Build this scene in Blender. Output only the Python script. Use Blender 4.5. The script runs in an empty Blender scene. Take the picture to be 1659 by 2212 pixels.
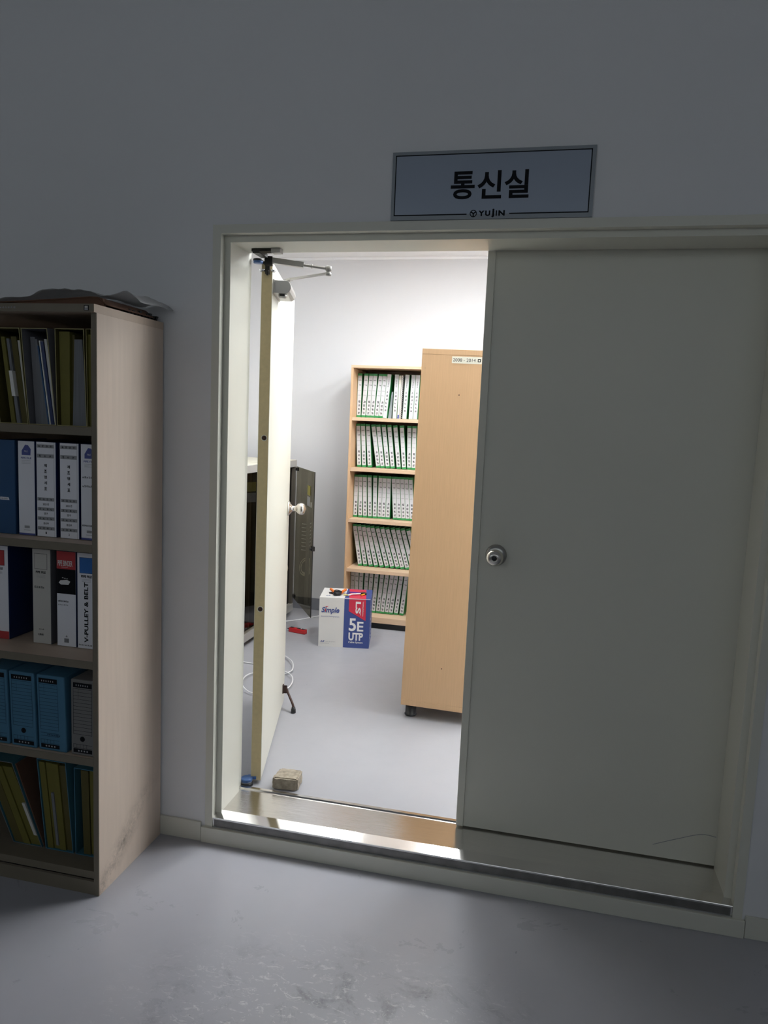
import bpy, math, random
from mathutils import Vector, Matrix
random.seed(7)
C = bpy.context.scene.collection
sc = bpy.context.scene
R = math.radians

# ------------------------------------------------------------------ camera
cam_d = bpy.data.cameras.new('camera'); cam = bpy.data.objects.new('camera', cam_d); C.objects.link(cam)
cam_d.sensor_fit = 'VERTICAL'; cam_d.sensor_height = 36.0; cam_d.lens = 1597.43 * 36.0 / 2212.0
cam_d.clip_start = 0.02
yaw, pitch, roll = 0.2218, 0.1198, 0.0422
fw = Vector((-math.sin(yaw)*math.cos(pitch), math.cos(yaw)*math.cos(pitch), -math.sin(pitch)))
r0 = Vector((math.cos(yaw), math.sin(yaw), 0)); u0 = r0.cross(fw)
rt = math.cos(roll)*r0 + math.sin(roll)*u0; up = -math.sin(roll)*r0 + math.cos(roll)*u0
m = Matrix.Identity(4)
for i in range(3):
    m[i][0], m[i][1], m[i][2] = rt[i], up[i], -fw[i]
m.translation = Vector((1.124, -2.355, 1.5493))
cam.matrix_world = m
sc.camera = cam

# ------------------------------------------------------------------ world, lights, exposure
AMBIENT = 0.86
LAMP_E = 40.5
sc.view_settings.view_transform = 'Standard'; sc.view_settings.look = 'None'
sc.view_settings.exposure = 0.0; sc.view_settings.gamma = 1.0; sc.view_settings.use_curve_mapping = False
w = bpy.data.worlds.new('world'); sc.world = w; w.use_nodes = True
w.node_tree.nodes['Background'].inputs[0].default_value = (0.87, 0.96, 1.0, 1)
w.node_tree.nodes['Background'].inputs[1].default_value = AMBIENT
# ------------------------------------------------------------------ materials
def lin(c):
    return tuple(((v/255.0)/12.92 if v/255.0 <= 0.04045 else ((v/255.0+0.055)/1.055)**2.4) for v in c)
def mat(name, col, rough=0.6, metal=0.0, spec=0.5, noise=None, bump=None, stretch=None, emit=None):
    """col: linear rgb; noise=(scale, amount) varies the colour; bump=(scale, strength)"""
    mt = bpy.data.materials.new(name); mt.use_nodes = True
    nt = mt.node_tree; N = nt.nodes; L = nt.links; p = N['Principled BSDF']
    p.inputs['Base Color'].default_value = (*col, 1); p.inputs['Roughness'].default_value = rough
    p.inputs['Metallic'].default_value = metal; p.inputs['Specular IOR Level'].default_value = spec
    tc = N.new('ShaderNodeTexCoord'); mp = N.new('ShaderNodeMapping'); L.new(tc.outputs['Object'], mp.inputs[0])
    if stretch: mp.inputs['Scale'].default_value = stretch
    if noise:
        n = N.new('ShaderNodeTexNoise'); n.inputs['Scale'].default_value = noise[0]; n.inputs['Detail'].default_value = 6
        L.new(mp.outputs[0], n.inputs[0])
        cr = N.new('ShaderNodeValToRGB'); a = noise[1]
        cr.color_ramp.elements[0].position = 0.3; cr.color_ramp.elements[1].position = 0.7
        cr.color_ramp.elements[0].color = (*[max(0, c*(1-a)) for c in col], 1)
        cr.color_ramp.elements[1].color = (*[min(1, c*(1+a)) for c in col], 1)
        L.new(n.outputs['Fac'], cr.inputs[0]); L.new(cr.outputs[0], p.inputs['Base Color'])
    if bump:
        n2 = N.new('ShaderNodeTexNoise'); n2.inputs['Scale'].default_value = bump[0]; n2.inputs['Detail'].default_value = 4
        L.new(mp.outputs[0], n2.inputs[0])
        b = N.new('ShaderNodeBump'); b.inputs['Strength'].default_value = bump[1]; b.inputs['Distance'].default_value = 0.002
        L.new(n2.outputs['Fac'], b.inputs['Height']); L.new(b.outputs[0], p.inputs['Normal'])
    return mt
M = {}
def lamp_mat():
    mt = bpy.data.materials.new('lit_tube_cover'); mt.use_nodes = True; p = mt.node_tree.nodes['Principled BSDF']
    p.inputs['Emission Color'].default_value = (0.95, 0.985, 1.0, 1); p.inputs['Emission Strength'].default_value = LAMP_E; return mt
M['lamp'] = lamp_mat()
M['lamp_dim'] = lamp_mat(); M['lamp_dim'].node_tree.nodes['Principled BSDF'].inputs['Emission Strength'].default_value = LAMP_E*0.55  # weaker copy of the lamp, dimmed to hold down the open leaf's brightness
M['wall_in'] = mat('inner_wall_paint', (0.69, 0.69, 0.705), 0.75, noise=(1.2, 0.012), bump=(180, 0.10))
M['wall'] = mat('wall_paint', (0.80, 0.80, 0.815), 0.75, noise=(1.2, 0.015), bump=(180, 0.10))
M['ceiling'] = mat('ceiling_paint', (0.88, 0.88, 0.89), 0.8)
M['cream'] = mat('cream_steel_paint', (0.72, 0.71, 0.625), 0.42, noise=(3, 0.012), bump=(260, 0.05))
M['cream_dark'] = mat('raw_door_edge', lin((214, 196, 152)), 0.5, noise=(60, 0.05))
M['white_metal'] = mat('light_metal', (0.72, 0.71, 0.68), 0.35)
M['grey_base'] = mat('grey_baseboard_paint', lin((132, 134, 142)), 0.5, noise=(9, .06))
M['steel'] = mat('brushed_steel', (0.78, 0.765, 0.75), 0.11, 1.0, noise=(7, 0.05), bump=(9, 0.16), stretch=(1, 70, 1))
M['steel_bevel'] = mat('polished_steel_bevel', (0.74, 0.725, 0.71), 0.075, 1.0, noise=(7, 0.05), bump=(5, 0.02))
M['steel_edge'] = mat('worn_steel_edge', (0.22, 0.215, 0.21), 0.4, 0.8, noise=(20, .2))
M['nickel'] = mat('satin_nickel', (0.70, 0.67, 0.62), 0.22, 1.0)
M['nickel_dark'] = mat('aged_nickel', (0.42, 0.41, 0.39), 0.28, 1.0)
M['chrome'] = mat('chrome', (0.8, 0.8, 0.8), 0.08, 1.0)
M['silver_paint'] = mat('silver_closer_paint', lin((172, 170, 166)), 0.35, 0.3)
M['dark_metal'] = mat('dark_bracket', (0.035, 0.033, 0.03), 0.4, 0.6)
M['brown_metal'] = mat('brown_metal', (0.05, 0.025, 0.02), 0.35, 0.5)
M['black'] = mat('black_plastic', (0.012, 0.012, 0.013), 0.4)
M['ink'] = mat('black_ink', (0.008, 0.009, 0.012), 0.7, spec=0.15)
M['blue_cap'] = mat('blue_plastic_cap', lin((70, 105, 160)), 0.35)
M['brick'] = mat('concrete_brick', lin((158, 148, 132)), 0.95, noise=(45, 0.28), bump=(120, 1.0))
M['shelf_tan'] = mat('beige_laminate', lin((205, 184, 164)), 0.5, noise=(4, 0.03), stretch=(1, 14, 1))
M['shelf_dark'] = mat('shaded_shelf_edge', lin((122, 113, 98)), 0.6, noise=(20, 0.04))  # tan laminate darkened: shade on the front faces is in the colour
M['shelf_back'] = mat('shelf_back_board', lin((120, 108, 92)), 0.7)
M['paper'] = mat('paper', (0.78, 0.77, 0.74), 0.8, noise=(90, .03))
M['paper_grey'] = mat('grey_paper_sheets', lin((118, 120, 125)), 0.8, noise=(300, 0.18), stretch=(1, .05, .02))
M['label_white'] = mat('white_spine_paper', (0.88, 0.88, 0.94), 0.55)
M['spine_in'] = mat('white_file_spine', (0.60, 0.60, 0.62), 0.5)
M['label_warm'] = mat('offwhite_spine', (0.60, 0.58, 0.54), 0.55)
M['band'] = mat('grey_print_band', (0.34, 0.34, 0.36), 0.6)
M['navy'] = mat('navy_cover', (0.012, 0.03, 0.12), 0.35)
M['blue_cover'] = mat('blue_cover', (0.022, 0.085, 0.21), 0.4, noise=(8, .05))
M['blue_print'] = mat('blue_print', (0.03, 0.16, 0.50), 0.5)
M['logo_blue'] = mat('indigo_print', (0.08, 0.10, 0.33), 0.5)
M['red_print'] = mat('red_print', (0.50, 0.045, 0.05), 0.5)
M['green'] = mat('green_binder_cover', (0.035, 0.26, 0.075), 0.4)
M['yellow'] = mat('yellow_card', (0.15, 0.132, 0.022), 0.7, noise=(25, 0.06))
M['yellow_dk'] = mat('mustard_card', (0.095, 0.078, 0.018), 0.7, noise=(25, 0.06))
M['carton_edge'] = mat('cardboard_rim', (0.36, 0.32, 0.16), 0.8)
M['grey_card'] = mat('grey_card', (0.17, 0.17, 0.185), 0.7)
M['sky_box'] = mat('sky_blue_card', (0.060, 0.18, 0.29), 0.6, noise=(12, .04))
M['teal_box'] = mat('dark_teal_card', (0.05, 0.17, 0.22), 0.6)
M['grey_box'] = mat('grey_file_card', (0.19, 0.185, 0.18), 0.6)
M['blue_line'] = mat('blue_ruled_line', (0.006, 0.025, 0.06), 0.6)
M['cardboard'] = mat('brown_cardboard', (0.13, 0.065, 0.04), 0.85, noise=(14, .1))
M['wood'] = mat('beech_laminate', lin((205, 168, 130)), 0.45, noise=(6, 0.04), stretch=(30, 30, 1.2))
M['wood_h'] = mat('beech_laminate_flat', lin((208, 178, 148)), 0.45, noise=(6, 0.05), stretch=(1.2, 22, 22))
M['wood_dark'] = mat('beech_back_board', lin((140, 112, 90)), 0.6)  # darker beech tone, mainly for the back board
M['foot'] = mat('black_foot', (0.02, 0.021, 0.025), 0.35)
M['rack_grey'] = mat('rack_light_grey', lin((170, 168, 164)), 0.4)
M['rack_top'] = mat('rack_top_cream', lin((214, 210, 192)), 0.45)
M['rack_dark'] = mat('rack_dark_brown', (0.045, 0.04, 0.033), 0.45)
M['rack_rail'] = mat('rack_rail', (0.13, 0.115, 0.095), 0.4)
M['cable_white'] = mat('white_cable_sheath', (0.80, 0.80, 0.80), 0.4)
M['cable_beige'] = mat('beige_cable_sheath', (0.62, 0.55, 0.42), 0.45)
M['red_tool'] = mat('red_plastic', (0.55, 0.02, 0.025), 0.3)
M['orange'] = mat('orange_grip', (0.85, 0.20, 0.03), 0.4)
M['orange2'] = mat('amber_grip', (0.85, 0.42, 0.03), 0.4)
M['purple'] = mat('purple_grip', (0.10, 0.04, 0.30), 0.4)
M['carton_white'] = mat('white_carton', (0.72, 0.71, 0.68), 0.6, noise=(5, 0.02), bump=(60, .15))
M['carton_blue'] = mat('carton_navy_print', (0.045, 0.075, 0.26), 0.45)
M['carton_red'] = mat('carton_red_print', (0.62, 0.03, 0.07), 0.45)
M['print_white'] = mat('white_print', (0.80, 0.80, 0.80), 0.5)
M['sign_face'] = mat('sign_blue_grey', lin((150, 160, 176)), 0.3, 0.25, noise=(2, .02))
M['sign_rim'] = mat('sign_rim_grey', lin((138, 144, 150)), 0.35, 0.3)
M['tape'] = mat('cream_label_tape', (0.78, 0.76, 0.66), 0.4)
M['note_yellow'] = mat('yellow_note', (0.75, 0.66, 0.20), 0.7)

def glass_mat(name, tint, rough=0.0):
    mt = bpy.data.materials.new(name); mt.use_nodes = True; nt = mt.node_tree; N = nt.nodes; L = nt.links
    N.remove(N['Principled BSDF']); out = N['Material Output']
    t = N.new('ShaderNodeBsdfTransparent'); t.inputs[0].default_value = (*tint, 1)
    g = N.new('ShaderNodeBsdfGlossy'); g.inputs['Roughness'].default_value = rough
    fr = N.new('ShaderNodeFresnel'); fr.inputs[0].default_value = 1.5
    ge = N.new('ShaderNodeNewGeometry'); iv = N.new('ShaderNodeMath'); iv.operation = 'SUBTRACT'; iv.inputs[0].default_value = 1.0; L.new(ge.outputs['Backfacing'], iv.inputs[1])
    ml = N.new('ShaderNodeMath'); ml.operation = 'MULTIPLY'; L.new(fr.outputs[0], ml.inputs[0]); L.new(iv.outputs[0], ml.inputs[1])
    mx = N.new('ShaderNodeMixShader'); L.new(ml.outputs[0], mx.inputs[0]); L.new(t.outputs[0], mx.inputs[1]); L.new(g.outputs[0], mx.inputs[2])
    L.new(mx.outputs[0], out.inputs[0]); return mt
M['smoked'] = glass_mat('smoked_glass', (0.57, 0.55, 0.48))
def film_mat():
    mt = bpy.data.materials.new('cloudy_plastic_film'); mt.use_nodes = True; nt = mt.node_tree; N = nt.nodes; L = nt.links
    p = N['Principled BSDF']; p.inputs['Base Color'].default_value = (0.62, 0.62, 0.62, 1); p.inputs['Roughness'].default_value = 0.35
    t = N.new('ShaderNodeBsdfTransparent'); t.inputs[0].default_value = (.9, .9, .9, 1)
    mx = N.new('ShaderNodeMixShader'); mx.inputs[0].default_value = 0.62
    L.new(t.outputs[0], mx.inputs[1]); L.new(p.outputs[0], mx.inputs[2]); L.new(mx.outputs[0], N['Material Output'].inputs[0]); return mt
M['film'] = film_mat()

def floor_mat(name, col, rough, stain):
    mt = bpy.data.materials.new(name); mt.use_nodes = True; nt = mt.node_tree; N = nt.nodes; L = nt.links; p = N['Principled BSDF']
    tc = N.new('ShaderNodeTexCoord')
    def noise(scale, detail=8, rgh=0.6, dist=0.0, offs=(0, 0, 0), sc_=(1, 1, 1)):
        mp = N.new('ShaderNodeMapping'); mp.inputs['Location'].default_value = offs; mp.inputs['Scale'].default_value = sc_
        L.new(tc.outputs['Object'], mp.inputs[0])
        n = N.new('ShaderNodeTexNoise'); n.inputs['Scale'].default_value = scale; n.inputs['Detail'].default_value = detail
        n.inputs['Roughness'].default_value = rgh; n.inputs['Distortion'].default_value = dist; L.new(mp.outputs[0], n.inputs[0]); return n
    def ramp(src, a, b):
        r = N.new('ShaderNodeMapRange'); r.inputs['From Min'].default_value = a; r.inputs['From Max'].default_value = b
        L.new(src, r.inputs['Value']); return r
    def math_(op, a, b):
        q = N.new('ShaderNodeMath'); q.operation = op
        for i, v in enumerate((a, b)):
            if isinstance(v, (int, float)): q.inputs[i].default_value = v
            else: L.new(v, q.inputs[i])
        return q.outputs[0]
    def mix(f, a, b):
        q = N.new('ShaderNodeMix'); q.data_type = 'RGBA'
        L.new(f, q.inputs[0])
        for i, v in ((6, a), (7, b)):
            if isinstance(v, tuple): q.inputs[i].default_value = (*v, 1)
            else: L.new(v, q.inputs[i])
        return q.outputs[2]
    base = ramp(noise(1.5).outputs[0], 0.3, 0.7).outputs[0]
    c = mix(base, tuple(v*0.95 for v in col), tuple(v*1.05 for v in col))
    if stain:
        # scuffed area in front of the door: dark smudges and scratched flakes
        sep = N.new('ShaderNodeSeparateXYZ'); L.new(tc.outputs['Object'], sep.inputs[0])
        dx = math_('MULTIPLY', math_('SUBTRACT', sep.outputs[0], 0.70), 1.05); dy = math_('MULTIPLY', math_('SUBTRACT', sep.outputs[1], -0.75), 1.7)
        d2 = math_('SQRT', math_('ADD', math_('MULTIPLY', dx, dx), math_('MULTIPLY', dy, dy)), 0)
        reg = ramp(d2, 0.75, 0.30).outputs[0]
        sm = ramp(noise(7, 10, .75, .6, (3, 1, 0)).outputs[0], 0.52, 0.66).outputs[0]
        c = mix(math_('MULTIPLY', math_('MULTIPLY', sm, reg), 0.65), c, tuple(v*0.30 for v in col))
        fl = ramp(noise(26, 10, .8, 1.2, (5, 2, 0), (1, 2.0, 1)).outputs[0], 0.555, 0.60).outputs[0]
        c = mix(math_('MULTIPLY', math_('MULTIPLY', fl, reg), 0.55), c, (0.80, 0.80, 0.79))
    sp = ramp(noise(38, 3, .5, 0, (1, 7, 0)).outputs[0], 0.745, 0.77).outputs[0]
    c = mix(math_('MULTIPLY', sp, 0.5), c, tuple(v*0.35 for v in col))
    sc2 = ramp(noise(5, 12, .8, 2.0, (9, 4, 0), (1, 5, 1)).outputs[0], 0.69, 0.72).outputs[0]
    c = mix(math_('MULTIPLY', sc2, 0.22), c, tuple(v*0.5 for v in col))
    L.new(c, p.inputs['Base Color'])
    rr = ramp(noise(4, 8, .7, .5).outputs[0], 0.3, 0.7); rr.inputs['To Min'].default_value = rough*0.8; rr.inputs['To Max'].default_value = rough*1.3
    L.new(rr.outputs[0], p.inputs['Roughness'])
    p.inputs['Specular IOR Level'].default_value = 0.38
    b = N.new('ShaderNodeBump'); b.inputs['Strength'].default_value = 0.12; b.inputs['Distance'].default_value = 0.002
    L.new(noise(9, 6).outputs[0], b.inputs['Height']); L.new(b.outputs[0], p.inputs['Normal'])
    return mt
M['floor_out'] = floor_mat('grey_epoxy_floor', (0.405, 0.405, 0.445), 0.30, True)
M['floor_in'] = floor_mat('light_grey_epoxy_floor', (0.36, 0.36, 0.385), 0.40, False)

def shelf_side_mat():
    mt = mat('beige_laminate_scuffed', lin((222, 203, 186)), 0.5, noise=(4, 0.03), stretch=(1, 14, 1))
    nt = mt.node_tree; N = nt.nodes; L = nt.links; p = N['Principled BSDF']
    src = p.inputs['Base Color'].links[0].from_socket
    tc = N.new('ShaderNodeTexCoord'); sep = N.new('ShaderNodeSeparateXYZ'); L.new(tc.outputs['Object'], sep.inputs[0])
    def mth(op, a, b):
        q = N.new('ShaderNodeMath'); q.operation = op
        for i, v in enumerate((a, b)):
            if isinstance(v, (int, float)): q.inputs[i].default_value = v
            else: L.new(v, q.inputs[i])
        return q.outputs[0]
    # rising dirty smear low on the panel
    a = mth('SUBTRACT', sep.outputs[2], mth('ADD', mth('MULTIPLY', mth('SUBTRACT', sep.outputs[1], -0.36), 0.75), 0.03))
    a = mth('ABSOLUTE', a, 0)
    mr = N.new('ShaderNodeMapRange'); mr.inputs['From Min'].default_value = 0.075; mr.inputs['From Max'].default_value = 0.0; L.new(a, mr.inputs['Value'])
    mr2 = N.new('ShaderNodeMapRange'); mr2.inputs['From Min'].default_value = 0.30; mr2.inputs['From Max'].default_value = 0.12; L.new(sep.outputs[2], mr2.inputs['Value'])
    n = N.new('ShaderNodeTexNoise'); n.inputs['Scale'].default_value = 14; n.inputs['Detail'].default_value = 10; n.inputs['Roughness'].default_value = .8; L.new(tc.outputs['Object'], n.inputs[0])
    mr3 = N.new('ShaderNodeMapRange'); mr3.inputs['From Min'].default_value = 0.42; mr3.inputs['From Max'].default_value = 0.62; L.new(n.outputs[0], mr3.inputs['Value'])
    f = mth('MULTIPLY', mth('MULTIPLY', mth('MULTIPLY', mr.outputs[0], mr2.outputs[0]), mr3.outputs[0]), 0.75)
    q = N.new('ShaderNodeMix'); q.data_type = 'RGBA'; L.new(f, q.inputs[0]); L.new(src, q.inputs[6]); q.inputs[7].default_value = (0.16, 0.12, 0.09, 1)
    L.new(q.outputs[2], p.inputs['Base Color']); return mt
M['shelf_side'] = shelf_side_mat()

# ------------------------------------------------------------------ mesh helpers
class MB:
    def __init__(s): s.v = []; s.f = []; s.m = []; s.mats = []; s.smooth = []
    def mi(s, name):
        if name not in s.mats: s.mats.append(name)
        return s.mats.index(name)
    def add(s, vs, fs, mt, smooth=False):
        o = len(s.v); s.v += [tuple(v) for v in vs]; k = s.mi(mt)
        for f in fs: s.f.append([o+i for i in f]); s.m.append(k); s.smooth.append(smooth)
    def box(s, x0, x1, y0, y1, z0, z1, mt):
        s.hexa(x0, x1, x0, x1, y0, y1, z0, z1, mt)
    def hexa(s, b0, b1, t0, t1, y0, y1, z0, z1, mt):
        vs = [(b0, y0, z0), (b1, y0, z0), (b1, y1, z0), (b0, y1, z0), (t0, y0, z1), (t1, y0, z1), (t1, y1, z1), (t0, y1, z1)]
        s.add(vs, [(0, 3, 2, 1), (4, 5, 6, 7), (0, 1, 5, 4), (1, 2, 6, 5), (2, 3, 7, 6), (3, 0, 4, 7)], mt)
    def obox(s, c, ax, ay, az, mt):
        c = Vector(c); ax, ay, az = Vector(ax), Vector(ay), Vector(az)
        vs = [c+sx*ax+sy*ay+sz*az for sz in (-1, 1) for sx, sy in ((-1, -1), (1, -1), (1, 1), (-1, 1))]
        s.add(vs, [(0, 3, 2, 1), (4, 5, 6, 7), (0, 1, 5, 4), (1, 2, 6, 5), (2, 3, 7, 6), (3, 0, 4, 7)], mt)
    def poly_y(s, pts, y0, y1, mt):
        """prism: outline pts (x,z) from y0 to y1"""
        n = len(pts); vs = [(x, y0, z) for x, z in pts]+[(x, y1, z) for x, z in pts]
        s.add(vs, [tuple(range(n)), tuple(reversed(range(n, 2*n)))]+[(i, i+n, (i+1) % n+n, (i+1) % n) for i in range(n)], mt)
    def poly_x(s, pts, x0, x1, mt):
        n = len(pts); vs = [(x0, y, z) for y, z in pts]+[(x1, y, z) for y, z in pts]
        s.add(vs, [tuple(range(n)), tuple(reversed(range(n, 2*n)))]+[(i, i+n, (i+1) % n+n, (i+1) % n) for i in range(n)], mt)
    def lathe(s, base, axis, prof, mt, n=28):
        """prof: (distance along axis, radius)"""
        base = Vector(base); a = Vector(axis).normalized()
        u = a.cross(Vector((0, 0, 1)) if abs(a.z) < 0.9 else Vector((1, 0, 0))).normalized(); v = a.cross(u)
        vs = []; fs = []
        for d, r in prof:
            for i in range(n):
                t = 2*math.pi*i/n; vs.append(base+a*d+(u*math.cos(t)+v*math.sin(t))*max(r, 1e-5))
        for k in range(len(prof)-1):
            for i in range(n): fs.append((k*n+i, (k+1)*n+i, (k+1)*n+(i+1) % n, k*n+(i+1) % n))
        fs.append(tuple(range(n))); fs.append(tuple(reversed(range((len(prof)-1)*n, len(prof)*n))))
        s.add(vs, fs, mt, True)
    def tube(s, pts, r, mt, n=8, sub=8, closed=False):
        P = [Vector(p) for p in pts]
        if sub > 1:
            Q = []
            for i in range(len(P)-1):
                p0 = P[max(i-1, 0)]; p1 = P[i]; p2 = P[i+1]; p3 = P[min(i+2, len(P)-1)]
                for k in range(sub):
                    t = k/sub
                    Q.append(0.5*((2*p1)+(-p0+p2)*t+(2*p0-5*p1+4*p2-p3)*t*t+(-p0+3*p1-3*p2+p3)*t**3))
            Q.append(P[-1]); P = Q
        vs = []; fs = []; rr = r if callable(r) else (lambda t: r)
        ref = Vector((0.13, 0.2, 0.97)).normalized()
        for i, p in enumerate(P):
            t = (P[min(i+1, len(P)-1)]-P[max(i-1, 0)]).normalized()
            u = t.cross(ref)
            if u.length < 1e-3: u = t.cross(Vector((1, 0, 0)))
            u.normalize(); v = t.cross(u)
            q = rr(i/(len(P)-1))
            for k in range(n):
                a = 2*math.pi*k/n; vs.append(p+(u*math.cos(a)+v*math.sin(a))*q)
        for i in range(len(P)-1):
            for k in range(n): fs.append((i*n+k, i*n+(k+1) % n, (i+1)*n+(k+1) % n, (i+1)*n+k))
        fs.append(tuple(reversed(range(n)))); fs.append(tuple(range((len(P)-1)*n, len(P)*n)))
        s.add(vs, fs, mt, True)
    def build(s, name, parent=None, bevel=0, loc=None):
        me = bpy.data.meshes.new(name)
        vs = s.v
        if loc is not None: vs = [(a-loc[0], b-loc[1], c-loc[2]) for a, b, c in vs]
        me.from_pydata(vs, [], s.f)
        for n in s.mats: me.materials.append(M[n])
        me.polygons.foreach_set('material_index', s.m); me.polygons.foreach_set('use_smooth', s.smooth); me.update()
        o = bpy.data.objects.new(name, me); C.objects.link(o)
        if loc is not None: o.location = loc
        if parent: o.parent = parent
        if bevel:
            b = o.modifiers.new('bevel', 'BEVEL'); b.width = bevel; b.segments = 2; b.limit_method = 'ANGLE'; b.angle_limit = R(40)
        return o

_tc = {}
def text_geo(txt, weight=0.0, shear=0.0, space=1.0):
    key = (txt, weight, shear, space)
    if key in _tc: return _tc[key]
    cu = bpy.data.curves.new('lettering', 'FONT'); cu.body = txt; cu.size = 1.0; cu.offset = weight; cu.shear = shear
    cu.space_character = space; cu.resolution_u = 4
    o = bpy.data.objects.new('lettering', cu); C.objects.link(o)
    dg = bpy.context.evaluated_depsgraph_get(); dg.update()
    me = bpy.data.meshes.new_from_object(o.evaluated_get(dg))
    vs = [tuple(v.co) for v in me.vertices]; fs = [tuple(p.vertices) for p in me.polygons]
    bpy.data.objects.remove(o); bpy.data.curves.remove(cu); bpy.data.meshes.remove(me)
    if vs:
        xs = [v[0] for v in vs]; ys = [v[1] for v in vs]; x0, x1, y0, y1 = min(xs), max(xs), min(ys), max(ys)
        vs = [((x-x0)/(x1-x0 or 1), (y-y0)/(y1-y0 or 1)) for x, y, _ in vs]
    _tc[key] = (vs, fs); return _tc[key]
def put_text(mb, txt, o, u, v, mt, weight=0.0, shear=0.0, space=1.0):
    """text stretched to the parallelogram with corner o and edge vectors u, v"""
    vs, fs = text_geo(txt, weight, shear, space); o, u, v = Vector(o), Vector(u), Vector(v)
    n = u.cross(v)
    mb.add([o+u*a+v*b for a, b in vs], fs, mt)
def face_text(mb, txt, x0, x1, z0, z1, y, mt, **k):
    put_text(mb, txt, (x0, y, z0), (x1-x0, 0, 0), (0, 0, z1-z0), mt, **k)
def glyph(mb, cx, cz, s, y, mt, rnd, w=None):
    """an unreadable printed character: a few strokes"""
    w = w or s; t = s*0.15
    for k in range(rnd.choice((2, 3, 3))):
        z = cz-s/2+s*(k+0.5)/3+rnd.uniform(-.05, .05)*s
        a = rnd.uniform(-.5, -.2)*w; b = rnd.uniform(.2, .5)*w
        mb.box(cx+a, cx+b, y-0.0002, y, z-t/2, z+t/2, mt)
    for k in range(rnd.choice((1, 2))):
        x = cx+rnd.uniform(-.38, .38)*w; a = rnd.uniform(-.5, -.1)*s; b = rnd.uniform(.15, .5)*s
        mb.box(x-t/2, x+t/2, y-0.0002, y, cz+a, cz+b, mt)

def thing(name, label, cat, loc=(0, 0, 0), rz=0, group=None):
    o = bpy.data.objects.new(name, None); C.objects.link(o); o.empty_display_size = 0.05
    o.location = loc; o.rotation_euler = (0, 0, rz); o['label'] = label; o['category'] = cat
    if group: o['group'] = group
    return o
def tag(o, label, cat, group=None):
    o['label'] = label; o['category'] = cat
    if group: o['group'] = group
    return o
def struct(mb, name, label, bevel=0):
    o = mb.build(name, bevel=bevel); o['kind'] = 'structure'; o['label'] = label; return o
def copy_tree(o, parent=None):
    c = o.copy(); C.objects.link(c); c.parent = parent
    for ch in list(o.children): copy_tree(ch, c)
    return c

# ------------------------------------------------------------------ room
W = 1.7652; ZT = 2.15; ZF = 0.10; T = 0.225; S1 = 0.0214; D1 = 0.0284; D2 = 0.182; ZH = ZT-S1
XM = 0.868; XR = W-S1
b = MB()
E_ = .026; b.box(-4.5, -E_, 0, T, 0, 3.3, 'wall'); b.box(W+E_, 4.5, 0, T, 0, 3.3, 'wall'); b.box(-E_, W+E_, 0, T, ZT+E_, 3.3, 'wall'); b.box(-E_, W+E_, 0, T, 0, 0.057, 'wall')
struct(b, 'wall_front', 'grey-lit plaster wall around the double doorway')
b = MB(); b.box(-4.5, 4.5, -6, 0.0, -0.1, 0, 'floor_out'); struct(b, 'floor', 'scuffed grey epoxy floor in front of the doorway')
b = MB(); b.box(-4.5, 4.5, -6, T, 3.3, 3.4, 'ceiling'); struct(b, 'ceiling', 'ceiling of the dark outer room')
b = MB(); b.box(-4.6, -4.5, -6.1, T, 0, 3.4, 'wall'); struct(b, 'wall_left', 'left side wall of the dark outer room')
b = MB(); b.box(4.5, 4.6, -6.1, T, 0, 3.4, 'wall'); struct(b, 'wall_right', 'right side wall of the dark outer room')
b = MB(); b.box(-4.5, 4.5, -6.1, -6.0, 0, 2.2, 'wall'); struct(b, 'wall_rear', 'unseen rear wall, left open above to let ambient light in')  # out of view; height chosen to shape the ambient light
b = MB(); b.box(-1.55, 3.3, T, 3.08, 0.0, ZF, 'floor_in'); struct(b, 'floor', 'light grey epoxy floor of the bright inner room')
b = MB(); b.box(-1.55, 3.3, T, 3.08, 2.724, 2.8, 'ceiling')
struct(b, 'ceiling', 'white ceiling of the bright inner room')
b = MB(); b.box(-1.55, 3.3, 2.96, 3.08, ZF, 2.724, 'wall_in'); struct(b, 'wall_back', 'white back wall of the inner room')
b = MB(); b.box(-1.67, -1.55, T, 3.08, ZF, 2.724, 'wall_in'); struct(b, 'wall_left', 'white left wall of the inner room')
b = MB(); b.box(3.3, 3.42, T, 3.08, ZF, 2.724, 'wall_in'); struct(b, 'wall_right', 'white right wall of the inner room')
b = MB(); b.box(-1.55, 3.3, 2.955, 2.96, ZF, 0.191, 'grey_base'); struct(b, 'baseboard_back', 'grey painted skirting band on the inner back wall')
b = MB(); b.box(-1.55, 3.3, 2.952, 2.9598, 2.706, 2.7235, 'ceiling'); struct(b, 'trim_1', 'thin white ceiling moulding on the inner back wall')
b = MB(); b.box(-1.5, -0.043, -0.009, 0, 0, 0.073, 'cream'); struct(b, 'baseboard_left', 'cream skirting between shelf and door frame', .002)
b = MB(); b.box(W+.038, 4.5, -0.009, 0, 0, 0.073, 'cream'); struct(b, 'baseboard_right', 'cream skirting right of the door frame', .002)

for lx in (-0.25, 0.60, 1.45, 2.30):
    b = MB(); b.box(lx-.165, lx+.165, .88, 1.87, 2.703, 2.7235, 'white_metal'); fx = thing('ceiling_light', 'long inner room ceiling light, %s' % {-0.25: 'nearest the open door leaf', 0.60: 'second from the racks', 1.45: 'third from the racks', 2.30: 'nearest the right wall'}[lx], 'light', (lx, 1.375, 2.69))
    o = b.build('housing', fx); o.location = -fx.location
    b = MB(); b.box(lx-.145, lx+.145, .90, 1.85, 2.693, 2.7025, 'lamp_dim' if lx < 0 else 'lamp'); o = b.build('diffuser', fx, .004); o.location = -fx.location

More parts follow.
